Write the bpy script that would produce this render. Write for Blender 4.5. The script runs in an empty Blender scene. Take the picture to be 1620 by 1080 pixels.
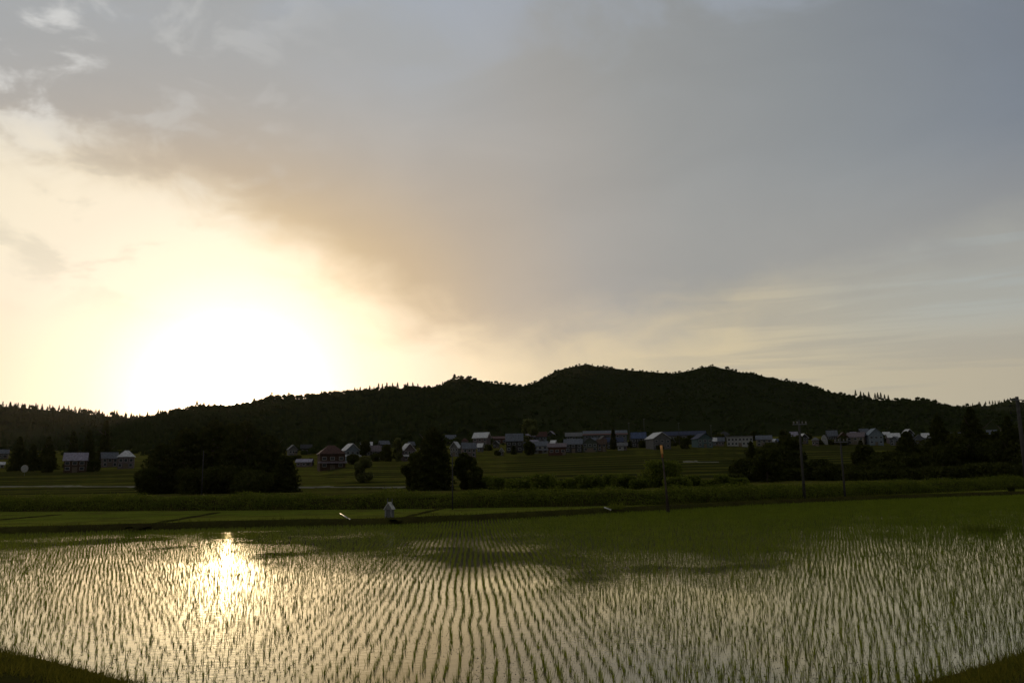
import bpy, math, random
import numpy as np
from mathutils import Matrix, Vector

SEED = 7
rng = np.random.default_rng(SEED)
random.seed(SEED)
R = math.radians
scene = bpy.context.scene
COL = scene.collection

# ------------------------------------------------------------------ camera
F = 1247.0                      # focal length in pixels of the 1620 px wide photo
H = 2.6                         # eye height above the paddy water (z = 0)
P, ROLL = R(9.47), R(-0.9)
cp, sp = math.cos(P), math.sin(P)
r0 = np.array([1.0, 0, 0]); u0 = np.array([0, -sp, cp]); fw = np.array([0, cp, sp])
rr = math.cos(ROLL) * r0 + math.sin(ROLL) * u0
uu = -math.sin(ROLL) * r0 + math.cos(ROLL) * u0


def ray(px, py):
    v = fw + rr * ((px - 810) / F) + uu * ((540 - py) / F)
    return v / np.linalg.norm(v)


def at_z(px, py, z):
    v = ray(px, py)
    t = (z - H) / v[2]
    return np.array([v[0] * t, v[1] * t, z])


def at_y(px, py, y):
    v = ray(px, py)
    t = y / v[1]
    return np.array([v[0] * t, y, H + v[2] * t])


def proj(p):
    q = np.array([p[0], p[1], p[2] - H])
    d = q @ fw
    return 810 + F * (q @ rr) / d, 540 - F * (q @ uu) / d


def q_of(x, y):
    return 810 + F * (x / y) / cp


def x_of(q, y):
    return (q - 810) / F * cp * y


cam_d = bpy.data.cameras.new('camera')
cam = bpy.data.objects.new('camera', cam_d)
COL.objects.link(cam)
cam_d.sensor_width = 36.0
cam_d.lens = 36.0 * F / 1620.0
cam_d.clip_start = 0.1
cam_d.clip_end = 20000
M = Matrix(((rr[0], uu[0], -fw[0], 0), (rr[1], uu[1], -fw[1], 0), (rr[2], uu[2], -fw[2], H), (0, 0, 0, 1)))
cam.matrix_world = M
scene.camera = cam

# ------------------------------------------------------------------ node helpers


class NT:
    def __init__(self, tree):
        self.t = tree

    def n(self, kind, **kw):
        nd = self.t.nodes.new(kind)
        for k, v in kw.items():
            setattr(nd, k, v)
        return nd

    def put(self, sock, v):
        if isinstance(v, bpy.types.NodeSocket):
            self.t.links.new(v, sock)
        else:
            sock.default_value = v

    def math(self, op, a, b=None, c=None, clamp=False):
        nd = self.n('ShaderNodeMath', operation=op, use_clamp=clamp)
        for i, v in enumerate((a, b, c)):
            if v is not None:
                self.put(nd.inputs[i], v)
        return nd.outputs[0]

    def mapr(self, v, a, b, c=0.0, d=1.0, kind='SMOOTHSTEP'):
        nd = self.n('ShaderNodeMapRange', interpolation_type=kind)
        self.put(nd.inputs['Value'], v)
        for k, w in (('From Min', a), ('From Max', b), ('To Min', c), ('To Max', d)):
            self.put(nd.inputs[k], w)
        return nd.outputs[0]

    def ramp(self, f, stops, interp='LINEAR'):
        nd = self.n('ShaderNodeValToRGB')
        cr = nd.color_ramp
        cr.interpolation = interp
        while len(cr.elements) < len(stops):
            cr.elements.new(0.5)
        for e, (p, c) in zip(cr.elements, stops):
            e.position = p
            e.color = (c[0], c[1], c[2], 1)
        self.put(nd.inputs[0], f)
        return nd.outputs[0]

    def mix(self, f, a, b, blend='MIX'):
        nd = self.n('ShaderNodeMix', data_type='RGBA', blend_type=blend)
        self.put(nd.inputs[0], f)
        self.put(nd.inputs[6], a if isinstance(a, bpy.types.NodeSocket) else (*a, 1))
        self.put(nd.inputs[7], b if isinstance(b, bpy.types.NodeSocket) else (*b, 1))
        return nd.outputs[2]

    def noise(self, vec, scale, detail=4, rough=0.55, dist=0.0):
        nd = self.n('ShaderNodeTexNoise')
        if vec is not None:
            self.put(nd.inputs['Vector'], vec)
        self.put(nd.inputs['Scale'], scale)
        self.put(nd.inputs['Detail'], detail)
        self.put(nd.inputs['Roughness'], rough)
        self.put(nd.inputs['Distortion'], dist)
        return nd.outputs[0]

    def comb(self, x, y, z=0.0):
        nd = self.n('ShaderNodeCombineXYZ')
        for i, v in enumerate((x, y, z)):
            self.put(nd.inputs[i], v)
        return nd.outputs[0]


# ------------------------------------------------------------------ sky and sun
SUN_PX = (370, 632)
SV = ray(*SUN_PX)
sun_el = math.asin(SV[2])
sun_az = math.atan2(SV[0], SV[1])

world = bpy.data.worlds.new('World')
scene.world = world
world.use_nodes = True
wt = world.node_tree
wt.nodes.clear()
w = NT(wt)
tc = w.n('ShaderNodeTexCoord')
sep = w.n('ShaderNodeSeparateXYZ')
wt.links.new(tc.outputs['Generated'], sep.inputs[0])
X, Y, Z = sep.outputs
el = w.math('MULTIPLY', w.math('ARCSINE', w.math('MINIMUM', w.math('MAXIMUM', Z, -1.0), 1.0)), 57.29578)
az = w.math('MULTIPLY', w.math('ARCTAN2', X, Y), 57.29578)
dt = w.math('ADD', w.math('ADD', w.math('MULTIPLY', X, float(SV[0])), w.math('MULTIPLY', Y, float(SV[1]))), w.math('MULTIPLY', Z, float(SV[2])))
th = w.math('MULTIPLY', w.math('ARCCOSINE', w.math('MINIMUM', dt, 1.0)), 57.29578)
thn = w.math('DIVIDE', th, 180.0, clamp=True)

elp = w.math('MAXIMUM', el, 0.0)
vA = w.comb(w.math('MULTIPLY', az, 0.055), w.math('MULTIPLY', elp, 0.13), 3.1)
nA = w.noise(vA, 1.0, 6, 0.55, 0.6)            # broad cloud lumps
vB = w.comb(w.math('MULTIPLY', az, 0.20), w.math('MULTIPLY', elp, 0.36), 9.2)
nB = w.noise(vB, 1.0, 6, 0.55, 0.35)             # wisps
vC = w.comb(w.math('MULTIPLY', az, 0.035), w.math('MULTIPLY', elp, 0.55), 1.3)
nC = w.noise(vC, 1.0, 5, 0.5, 0.4)             # low flat streaks

# lower edge of the big cloud sheet, as elevation over azimuth
edge_px = [(-700, 120), (-250, 190), (0, 240), (150, 285), (300, 335), (420, 395), (560, 470), (700, 528), (850, 556), (1000, 540),
           (1200, 497), (1400, 458), (1620, 400), (1900, 330), (2300, 260)]
fc = w.n('ShaderNodeFloatCurve')
cv = fc.mapping.curves[0]
pts = []
for px, py in edge_px:
    v = ray(px, py)
    pts.append(((math.degrees(math.atan2(v[0], v[1])) + 60) / 120, math.degrees(math.asin(v[2])) / 40))
pts = [(0.0, pts[0][1])] + [p for p in pts if 0.01 < p[0] < 0.99] + [(1.0, pts[-1][1])]
while len(cv.points) < len(pts):
    cv.points.new(0.5, 0.5)
for c, (a, b) in zip(cv.points, pts):
    c.location = (a, b)
    c.handle_type = 'AUTO'
fc.mapping.update()
w.put(fc.inputs['Value'], w.math('DIVIDE', w.math('ADD', az, 60.0), 120.0, clamp=True))
elb = w.math('MULTIPLY', fc.outputs[0], 40.0)

rag = w.math('ADD', w.math('MULTIPLY', w.math('SUBTRACT', nA, 0.5), 6.0), w.math('MULTIPLY', w.math('SUBTRACT', nB, 0.5), 5.0))
dd = w.math('ADD', w.math('SUBTRACT', el, elb), rag)
m_sheet = w.mapr(dd, -2.4, 4.0)

A = lambda deg: deg / 180
clear = w.ramp(thn, [(0, (0.90, 0.70, 0.52)), (A(6), (0.82, 0.64, 0.45)), (A(9), (0.735, 0.58, 0.41)), (A(13), (0.625, 0.51, 0.375)), (A(17), (0.575, 0.465, 0.315)), (A(23), (0.45, 0.37, 0.245)),
                     (A(33), (0.385, 0.325, 0.215)), (A(43), (0.31, 0.275, 0.2)), (A(52), (0.28, 0.25, 0.19)), (A(72), (0.13, 0.125, 0.11)),
                     (A(110), (0.045, 0.045, 0.046)), (1, (0.03, 0.031, 0.034))])
cl2 = w.n('ShaderNodeVectorMath', operation='SCALE')
wt.links.new(clear, cl2.inputs[0])
cl2.inputs['Scale'].default_value = 1.70
clear = cl2.outputs[0]
cloud = w.ramp(thn, [(0, (1.0, 0.9, 0.66)), (A(7), (0.92, 0.78, 0.52)), (A(11), (0.73, 0.555, 0.33)), (A(15), (0.60, 0.46, 0.305)), (A(20), (0.50, 0.42, 0.335)),
                     (A(27), (0.405, 0.38, 0.35)), (A(35), (0.325, 0.33, 0.325)), (A(45), (0.265, 0.285, 0.30)), (A(55), (0.20, 0.228, 0.268)),
                     (A(80), (0.14, 0.147, 0.162)), (A(120), (0.06, 0.063, 0.071)), (1, (0.042, 0.045, 0.051))])
# thin blue openings high up and on the low right
blue_hi = w.math('MULTIPLY', w.mapr(el, 24.0, 36.0), w.mapr(nA, 0.42, 0.62))
low_r = w.math('MULTIPLY', w.mapr(el, 22.0, 12.0), w.mapr(th, 24.0, 42.0))
cloud = w.mix(w.math('MULTIPLY', low_r, 0.75), cloud, (0.365, 0.355, 0.33))
cool_l = w.math('MULTIPLY', w.mapr(el, 15.0, 30.0), w.mapr(az, 6.0, -8.0))
cloud = w.mix(w.math('MULTIPLY', cool_l, 0.72), cloud, (0.385, 0.412, 0.435))
cloud = w.mix(w.math('MULTIPLY', blue_hi, 0.55), cloud, (0.36, 0.41, 0.50))
right_gap = w.math('MULTIPLY', w.mapr(az, 14.0, 32.0), w.mapr(el, 6.0, 11.0))
clear = w.mix(w.math('MULTIPLY', right_gap, 0.7), clear, (0.38, 0.43, 0.44))
hi_l = w.math('MULTIPLY', w.mapr(el, 6.0, 13.0), w.mapr(az, -10.0, -22.0))
clear = w.mix(w.math('MULTIPLY', hi_l, 0.65), clear, (0.93, 0.86, 0.70))
low_streak = w.math('MULTIPLY', w.mapr(nC, 0.47, 0.57), w.math('MULTIPLY', w.mapr(az, 2.0, 20.0), 0.5))
clear = w.mix(low_streak, clear, (0.38, 0.36, 0.31))
# ragged bright and grey patches on the left, near the sun
left = w.math('MULTIPLY', w.mapr(az, -14.0, -27.0), w.mapr(el, 9.0, 15.0))
grey_p = w.math('MULTIPLY', w.mapr(nB, 0.49, 0.62), w.math('MULTIPLY', left, 0.45))
clear = w.mix(grey_p, clear, (0.60, 0.55, 0.44))
lit_p = w.math('MULTIPLY', w.mapr(nB, 0.50, 0.34), w.math('MULTIPLY', w.mapr(az, -8.0, -30.0), 0.38))
cloud = w.mix(lit_p, cloud, (0.66, 0.66, 0.64))
lit_e = w.math('MULTIPLY', w.mapr(nB, 0.54, 0.38), w.math('MULTIPLY', w.mapr(az, -27.0, -33.0), w.mapr(el, 12.0, 18.0)))
cloud = w.mix(w.math('MULTIPLY', lit_e, 0.45), cloud, (0.86, 0.85, 0.82))
# faint mottling of the sheet
mott = w.math('ADD', 1.0, w.math('MULTIPLY', w.math('SUBTRACT', nA, 0.5), 0.22))
cloud_m = w.n('ShaderNodeVectorMath', operation='SCALE')
wt.links.new(cloud, cloud_m.inputs[0])
wt.links.new(mott, cloud_m.inputs['Scale'])
sky_mix = w.mix(m_sheet, clear, cloud_m.outputs[0])
# aureole of forward-scattered light round the low sun, dimmed by the sheet
aur = w.ramp(thn, [(0, (1, 1, 1)), (A(1.0), (0.6, 0.6, 0.6)), (A(2.2), (0.20, 0.20, 0.20)), (A(4), (0.06, 0.06, 0.06)), (A(6.5), (0.02, 0.02, 0.02)), (A(9), (0.007, 0.007, 0.007)), (A(14), (0.001, 0.001, 0.001)), (A(26), (0, 0, 0)), (1, (0, 0, 0))])
aur2 = w.n('ShaderNodeVectorMath', operation='MULTIPLY')
wt.links.new(aur, aur2.inputs[0])
aur2.inputs[1].default_value = (24.0, 18.5, 11.5)
aurs = w.n('ShaderNodeVectorMath', operation='SCALE')
wt.links.new(aur2.outputs[0], aurs.inputs[0])
wt.links.new(w.mapr(m_sheet, 0.0, 1.0, 1.0, 0.45), aurs.inputs['Scale'])
s1 = w.n('ShaderNodeVectorMath', operation='ADD')
wt.links.new(sky_mix, s1.inputs[0])
wt.links.new(aurs.outputs[0], s1.inputs[1])
STR = 0.1
s2 = w.n('ShaderNodeVectorMath', operation='SCALE')
wt.links.new(s1.outputs[0], s2.inputs[0])
s2.inputs['Scale'].default_value = 0.97 / STR
sky = w.n('ShaderNodeTexSky', sky_type='NISHITA')
sky.sun_disc = False
sky.sun_elevation = sun_el
sky.sun_rotation = sun_az
sky.dust_density = 2.0
sk = w.n('ShaderNodeVectorMath', operation='SCALE')
wt.links.new(sky.outputs[0], sk.inputs[0])
sk.inputs['Scale'].default_value = 0.03
s3 = w.n('ShaderNodeVectorMath', operation='ADD')
wt.links.new(s2.outputs[0], s3.inputs[0])
wt.links.new(sk.outputs[0], s3.inputs[1])
bg = w.n('ShaderNodeBackground')
bg.inputs['Strength'].default_value = STR
wt.links.new(s3.outputs[0], bg.inputs['Color'])
wo = w.n('ShaderNodeOutputWorld')
wt.links.new(bg.outputs[0], wo.inputs['Surface'])
world.cycles.sampling_method = 'MANUAL'
world.cycles.sample_map_resolution = 1024

sl = bpy.data.lights.new('sun', 'SUN')
sl.energy = 2.0
sl.angle = R(0.5)
sl.color = (1.0, 0.72, 0.42)
so = bpy.data.objects.new('sun', sl)
COL.objects.link(so)
so.rotation_euler = Vector(-SV).to_track_quat('-Z', 'Y').to_euler()

scene.view_settings.view_transform = 'Standard'
scene.view_settings.look = 'None'
scene.view_settings.exposure = 0.0
scene.view_settings.gamma = 1.0
scene.render.engine = 'CYCLES'
scene.cycles.use_denoising = True
scene.cycles.max_bounces = 6
scene.cycles.diffuse_bounces = 2
scene.cycles.glossy_bounces = 3
scene.cycles.transmission_bounces = 4
scene.cycles.sample_clamp_indirect = 6.0
scene.cycles.sample_clamp_direct = 30.0

# ------------------------------------------------------------------ materials
_mc = {}


def mat_leaf(name, col, col2, scale=0.6, trans=0.35, rough=0.6):
    if name in _mc:
        return _mc[name]
    m = bpy.data.materials.new(name)
    m.use_nodes = True
    t = m.node_tree
    t.nodes.clear()
    k = NT(t)
    geo = k.n('ShaderNodeNewGeometry')
    nz = k.noise(geo.outputs['Position'], scale, 3)
    rnd = k.math('ADD', k.math('MULTIPLY', geo.outputs['Random Per Island'], 0.5), k.math('MULTIPLY', k.mapr(nz, 0.35, 0.65), 0.5))
    c = k.mix(rnd, col, col2)
    d = k.n('ShaderNodeBsdfDiffuse')
    t.links.new(c, d.inputs['Color'])
    tr = k.n('ShaderNodeBsdfTranslucent')
    hs = k.n('ShaderNodeHueSaturation')
    hs.inputs['Value'].default_value = 1.5
    hs.inputs['Hue'].default_value = 0.485
    t.links.new(c, hs.inputs['Color'])
    t.links.new(hs.outputs[0], tr.inputs['Color'])
    mx = k.n('ShaderNodeMixShader')
    mx.inputs[0].default_value = trans
    t.links.new(d.outputs[0], mx.inputs[1])
    t.links.new(tr.outputs[0], mx.inputs[2])
    o = k.n('ShaderNodeOutputMaterial')
    t.links.new(mx.outputs[0], o.inputs['Surface'])
    _mc[name] = m
    return m


def mat_plain(name, col, rough=0.7, var=0.25, scale=3.0, metal=0.0):
    if name in _mc:
        return _mc[name]
    m = bpy.data.materials.new(name)
    m.use_nodes = True
    t = m.node_tree
    k = NT(t)
    d = t.nodes['Principled BSDF']
    oc = k.n('ShaderNodeTexCoord')
    nz = k.noise(oc.outputs['Object'], scale, 5)
    c = k.mix(k.mapr(nz, 0.3, 0.7), tuple(x * (1 - var) for x in col), tuple(min(1, x * (1 + var)) for x in col))
    t.links.new(c, d.inputs['Base Color'])
    d.inputs['Roughness'].default_value = rough
    d.inputs['Specular IOR Level'].default_value = 0.5 if rough < 0.4 else 0.08
    d.inputs['Metallic'].default_value = metal
    _mc[name] = m
    return m


def mat_ground(name, a, b, c, sx, sy, bump=0.0, steep=None):
    """three real ground colours in patches stretched along the contour"""
    m = bpy.data.materials.new(name)
    m.use_nodes = True
    t = m.node_tree
    k = NT(t)
    t.nodes.remove(t.nodes['Principled BSDF'])
    d = k.n('ShaderNodeBsdfDiffuse')
    t.links.new(d.outputs[0], t.nodes['Material Output'].inputs['Surface'])
    geo = k.n('ShaderNodeNewGeometry')
    s = k.n('ShaderNodeSeparateXYZ')
    t.links.new(geo.outputs['Position'], s.inputs[0])
    v = k.comb(k.math('MULTIPLY', s.outputs[0], sx), k.math('MULTIPLY', s.outputs[1], sy), 0.0)
    n1 = k.noise(v, 1.0, 4, 0.6)
    n2 = k.noise(geo.outputs['Position'], 0.35, 5, 0.65)
    n3 = k.noise(geo.outputs['Position'], 3.0, 4, 0.65)
    col = k.mix(k.mapr(n1, 0.40, 0.60), a, b)
    col = k.mix(k.mapr(n2, 0.42, 0.70), col, c)
    col = k.mix(k.math('MULTIPLY', k.mapr(n3, 0.4, 0.7), 0.5), col, tuple(x * 0.55 for x in a))
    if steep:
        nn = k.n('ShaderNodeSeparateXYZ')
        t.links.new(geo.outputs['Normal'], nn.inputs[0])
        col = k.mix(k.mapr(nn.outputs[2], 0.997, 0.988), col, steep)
    t.links.new(col, d.inputs['Color'])
    if bump:
        bp = k.n('ShaderNodeBump')
        bp.inputs['Strength'].default_value = bump
        bp.inputs['Distance'].default_value = 0.1
        t.links.new(n3, bp.inputs['Height'])
        t.links.new(bp.outputs[0], d.inputs['Normal'])
    return m


def mat_water():
    m = bpy.data.materials.new('paddy_water')
    m.use_nodes = True
    t = m.node_tree
    k = NT(t)
    t.nodes.remove(t.nodes['Principled BSDF'])
    d = k.n('ShaderNodeBsdfDiffuse')
    gl = k.n('ShaderNodeBsdfGlossy')
    gl.inputs['Color'].default_value = (1.0, 0.965, 0.79, 1)
    geo = k.n('ShaderNodeNewGeometry')
    pos = geo.outputs['Position']
    s = k.n('ShaderNodeSeparateXYZ')
    t.links.new(pos, s.inputs[0])
    n0 = k.noise(pos, 1.1, 5, 0.65)
    n1 = k.noise(pos, 9.0, 3, 0.6)
    col = k.mix(k.mapr(n0, 0.35, 0.7), (0.10, 0.082, 0.052), (0.17, 0.14, 0.095))
    col = k.mix(k.math('MULTIPLY', k.mapr(n1, 0.52, 0.66), 0.6), col, (0.06, 0.05, 0.03))
    t.links.new(col, d.inputs['Color'])
    t.links.new(k.mapr(n1, 0.35, 0.75, 0.015, 0.05), gl.inputs['Roughness'])
    fr = k.n('ShaderNodeFresnel')
    fr.inputs['IOR'].default_value = 1.40
    mx = k.n('ShaderNodeMixShader')
    t.links.new(k.math('POWER', fr.outputs[0], 0.72), mx.inputs[0])
    t.links.new(d.outputs[0], mx.inputs[1])
    t.links.new(gl.outputs[0], mx.inputs[2])
    t.links.new(mx.outputs[0], t.nodes['Material Output'].inputs['Surface'])
    # tiny wind ripples, long across the wind
    vr = k.comb(k.math('MULTIPLY', s.outputs[0], 5.0), k.math('MULTIPLY', s.outputs[1], 9.0), 0.0)
    r1 = k.noise(vr, 1.0, 3, 0.5)
    r2 = k.noise(pos, 28.0, 2, 0.5)
    calm = k.mapr(k.noise(pos, 0.22, 2, 0.5), 0.38, 0.62, 0.25, 2.2)
    hgt = k.math('MULTIPLY', k.math('ADD', r1, k.math('MULTIPLY', r2, 0.16)), calm)
    bp = k.n('ShaderNodeBump')
    bp.inputs['Strength'].default_value = 1.0
    bp.inputs['Distance'].default_value = 0.0016
    t.links.new(hgt, bp.inputs['Height'])
    for b_ in (gl, fr):
        t.links.new(bp.outputs[0], b_.inputs['Normal'])
    return m


# ------------------------------------------------------------------ object helpers


def link(o, parent=None):
    COL.objects.link(o)
    if parent is not None:
        o.parent = parent
    return o


def raw_mesh(name, V, Fc, mat, smooth=False):
    me = bpy.data.meshes.new(name)
    V = np.asarray(V, dtype=np.float32)
    Fc = np.asarray(Fc, dtype=np.int32)
    k = Fc.shape[1]
    n = Fc.shape[0]
    me.vertices.add(len(V))
    me.vertices.foreach_set('co', V.ravel())
    me.loops.add(n * k)
    me.loops.foreach_set('vertex_index', Fc.ravel())
    me.polygons.add(n)
    me.polygons.foreach_set('loop_start', np.arange(0, n * k, k, dtype=np.int32))
    me.polygons.foreach_set('loop_total', np.full(n, k, dtype=np.int32))
    me.polygons.foreach_set('use_smooth', np.full(n, smooth))
    me.update(calc_edges=True)
    me.validate()
    if mat:
        me.materials.append(mat)
    return me


def obj(name, me, parent=None):
    return link(bpy.data.objects.new(name, me), parent)


def tag(o, label=None, cat=None, group=None, kind=None):
    if label:
        o['label'] = label
    if cat:
        o['category'] = cat
    if group:
        o['group'] = group
    if kind:
        o['kind'] = kind
    return o


def thing(name, label, cat, loc=(0, 0, 0), rz=0.0, group=None):
    o = bpy.data.objects.new(name, None)
    link(o)
    o.empty_display_size = 0.3
    o.location = loc
    o.rotation_euler = (0, 0, rz)
    return tag(o, label, cat, group)


class MB:
    """collects simple shapes, builds them as one mesh"""

    def __init__(self):
        self.v, self.f = [], []

    def add(self, vs, fs):
        o = len(self.v)
        self.v += [tuple(map(float, a)) for a in vs]
        self.f += [tuple(i + o for i in f) for f in fs]

    def box(self, x0, x1, y0, y1, z0, z1):
        self.add([(x0, y0, z0), (x1, y0, z0), (x1, y1, z0), (x0, y1, z0), (x0, y0, z1), (x1, y0, z1), (x1, y1, z1), (x0, y1, z1)],
                 [(0, 3, 2, 1), (4, 5, 6, 7), (0, 1, 5, 4), (1, 2, 6, 5), (2, 3, 7, 6), (3, 0, 4, 7)])

    def tube(self, pts, rad, n=8):
        pts = [Vector(p) for p in pts]
        rings = []
        for i, p in enumerate(pts):
            a = pts[max(i - 1, 0)]
            b = pts[min(i + 1, len(pts) - 1)]
            d = (b - a).normalized()
            u = d.orthogonal().normalized()
            v = d.cross(u)
            r_ = rad[i] if isinstance(rad, (list, tuple)) else rad
            rings.append([p + (u * math.cos(2 * math.pi * j / n) + v * math.sin(2 * math.pi * j / n)) * r_ for j in range(n)])
        vs = [q for r_ in rings for q in r_]
        fs = []
        for i in range(len(rings) - 1):
            for j in range(n):
                fs.append((i * n + j, i * n + (j + 1) % n, (i + 1) * n + (j + 1) % n, (i + 1) * n + j))
        fs.append(tuple(range(n - 1, -1, -1)))
        fs.append(tuple((len(rings) - 1) * n + j for j in range(n)))
        self.add(vs, fs)

    def slab(self, quad, th):
        """thick sheet below a quad"""
        q = [Vector(p) for p in quad]
        nrm = (q[1] - q[0]).cross(q[3] - q[0]).normalized()
        lo = [p - nrm * th for p in q]
        self.add(q + lo, [(0, 1, 2, 3), (7, 6, 5, 4), (0, 4, 5, 1), (1, 5, 6, 2), (2, 6, 7, 3), (3, 7, 4, 0)])

    def build(self, name, mat, parent=None, smooth=False):
        me = bpy.data.meshes.new(name)
        me.from_pydata(self.v, [], self.f)
        me.update()
        if smooth:
            me.polygons.foreach_set('use_smooth', [True] * len(me.polygons))
        me.materials.append(mat)
        return obj(name, me, parent)


def loft(name, rows, mat, smooth=True):
    """rows: list of equal-length lists of points -> one sheet"""
    A_ = np.array(rows)
    n, k = A_.shape[:2]
    V = A_.reshape(-1, 3)
    i, j = np.meshgrid(np.arange(n - 1), np.arange(k - 1), indexing='ij')
    a = (i * k + j).ravel()
    Fc = np.stack([a, a + 1, a + k + 1, a + k], 1)
    return raw_mesh(name, V, Fc, mat, smooth)


def vnoise(x, y, seed=0):
    """cheap smooth value noise in [-1, 1] for arrays"""
    x = np.asarray(x, float)
    y = np.asarray(y, float)
    xi, yi = np.floor(x).astype(int), np.floor(y).astype(int)
    fx, fy = x - xi, y - yi
    fx, fy = fx * fx * (3 - 2 * fx), fy * fy * (3 - 2 * fy)

    def h(a, b):
        n_ = (a * 374761393 + b * 668265263 + seed * 144665) & 0xffffffff
        n_ = ((n_ ^ (n_ >> 13)) * 1274126177) & 0xffffffff
        return ((n_ ^ (n_ >> 16)) & 0xffff) / 32767.5 - 1
    return (h(xi, yi) * (1 - fx) + h(xi + 1, yi) * fx) * (1 - fy) + (h(xi, yi + 1) * (1 - fx) + h(xi + 1, yi + 1) * fx) * fy


def fbm(x, y, seed=0, o=4):
    s, a = 0, 1.0
    for i in range(o):
        s = s + a * vnoise(x * 2 ** i, y * 2 ** i, seed + i)
        a *= 0.5
    return s / 1.9


def tri_leaves(C, size, flat=0.0):
    """one random triangle per centre; returns V, F"""
    n = len(C)
    a = rng.normal(size=(n, 3))
    a /= np.linalg.norm(a, axis=1)[:, None]
    b = rng.normal(size=(n, 3))
    b -= (a * b).sum(1)[:, None] * a
    b /= np.linalg.norm(b, axis=1)[:, None]
    if flat:
        a[:, 2] *= 1 - flat
        b[:, 2] *= 1 - flat
    s = np.asarray(size).reshape(-1, 1) * rng.uniform(0.6, 1.3, (n, 1))
    V = np.stack([C + a * s * 0.75, C - a * s * 0.5 + b * s * 0.5, C - a * s * 0.45 - b * s * 0.5], 1).reshape(-1, 3)
    return V, np.arange(3 * n).reshape(-1, 3)


def blades(P0, az_, lean, L, wd, bend=0.5):
    """grass blades: P0 (n,3); returns V, F (triangles)"""
    n = len(P0)
    dx, dy = np.cos(az_), np.sin(az_)
    side = np.stack([-dy, dx, np.zeros(n)], 1) * (wd / 2)[:, None]
    tw = rng.uniform(0, 2 * np.pi, n)
    side2 = np.stack([np.cos(tw), np.sin(tw), np.zeros(n)], 1) * (wd / 2)[:, None]
    side = 0.5 * side + 0.7 * side2
    hz = np.stack([dx, dy, np.zeros(n)], 1)
    up = np.array([0, 0, 1.0])
    l1, l2 = lean, lean * (1 + bend * 1.6)
    mid = P0 + (hz * np.sin(l1)[:, None] + up * np.cos(l1)[:, None]) * (L * 0.55)[:, None]
    tip = mid + (hz * np.sin(l2)[:, None] + up * np.cos(l2)[:, None]) * (L * 0.45)[:, None]
    V = np.stack([P0 - side, P0 + side, mid - side * 0.8, mid + side * 0.8, tip], 1).reshape(-1, 3)
    o = (np.arange(n) * 5)[:, None]
    Fc = np.concatenate([o + [0, 1, 3], o + [0, 3, 2], o + [2, 3, 4]], 1).reshape(-1, 3)
    return V, Fc


# ------------------------------------------------------------------ terrain
QS = np.linspace(-1500, 3100, 231)


def tab(pts):
    xs, ys = zip(*pts)
    return lambda q: np.interp(q, xs, ys)


edge_py = tab([(0, 845), (400, 834), (620, 830), (810, 821), (1000, 810), (1200, 799), (1400, 790), (1620, 783)])
hedge_py = tab([(0, 809), (400, 807), (700, 804), (900, 801), (1100, 797), (1300, 788), (1500, 778), (1620, 773)])


def edge_line(fpy, z):
    pp = np.array([at_z(px, float(fpy(px)), z) for px in np.linspace(0, 1620, 28)])
    # continue straight beyond the frame
    d0 = pp[0] - pp[5]
    d1 = pp[-1] - pp[-6]
    d0 /= np.linalg.norm(d0)
    d1 /= np.linalg.norm(d1)
    pp = np.concatenate([[pp[0] + d0 * s for s in (120, 60, 25, 8)], pp, [pp[-1] + d1 * s for s in (8, 25, 60, 120)]])
    return pp


E1 = edge_line(edge_py, 0.0)       # far rim of the flooded paddy
E2 = edge_line(hedge_py, 0.25)     # foot of the weedy bank
yE2 = lambda x: np.interp(x, E2[:, 0], E2[:, 1])
yE1 = lambda x: np.interp(x, E1[:, 0], E1[:, 1])

V_TAB = [(-600, 745, 330), (0, 745, 330), (200, 742, 330), (330, 743, 330), (500, 743, 330), (560, 729, 372), (640, 728, 375), (720, 722, 400), (800, 719, 420),
         (900, 715, 430), (1000, 711, 430), (1100, 707, 440), (1200, 705, 460), (1350, 703, 480), (1500, 704, 490), (1620, 704, 500), (2400, 704, 500)]
Dv = tab([(a, d) for a, b, d in V_TAB])
Zv = tab([(a, at_y(a, b, d)[2]) for a, b, d in V_TAB])


RISE = tab([(0, 205), (500, 205), (700, 192), (900, 205), (1150, 225), (1250, 265), (1620, 265)])


def G(x, y):
    x = np.asarray(x, float)
    y = np.asarray(y, float)
    q = q_of(x, np.maximum(y, 1))
    dv, zv = Dv(q), Zv(q)
    r0_ = RISE(q)
    t = np.clip((y - r0_) / (dv - r0_), 0, 1)
    drop = np.clip((y - yE2(x) - 4.6) / 25, 0, 1)
    zlow = 0.25 - 1.45 * drop * drop * (3 - 2 * drop)
    N = 15
    wob = 0.9 * vnoise(x * 0.011, y * 0.004, 5) + 0.3 * vnoise(x * 0.04, y * 0.01, 6)
    k = (t + 0.028 * np.sin(13 * t) + 0.016 * np.sin(29 * t + 1)) * N + wob * np.clip(t * 6, 0, 1) * np.clip((1 - t) * 6, 0, 1)
    fr = k - np.floor(k)
    st = np.floor(k) + np.where(fr < 0.86, fr * 0.5, 0.43 + (fr - 0.86) / 0.14 * 0.57)
    z = zlow + (zv - zlow) * np.clip(st / N, 0, 1)
    z = z + np.clip(y - dv, 0, 170) * 0.085
    z = z + 0.15 * vnoise(x * 0.05, y * 0.05, 9) * np.clip((y - 70) / 40, 0, 1)
    return z


def ground_pt(px, py, d0=100, d1=640):
    """first point of the terrain seen at a pixel"""
    d = np.arange(d0, d1, 1.0)
    v = ray(px, py)
    x = v[0] / v[1] * d
    zz = H + v[2] / v[1] * d
    g = G(x, d)
    i = np.argmax(g >= zz) if np.any(g >= zz) else len(d) - 1
    return np.array([x[i], d[i], float(g[i])])


def scale_y(px, d):           # metres per photo pixel at depth d
    return d / F / cp * 1.0


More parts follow.
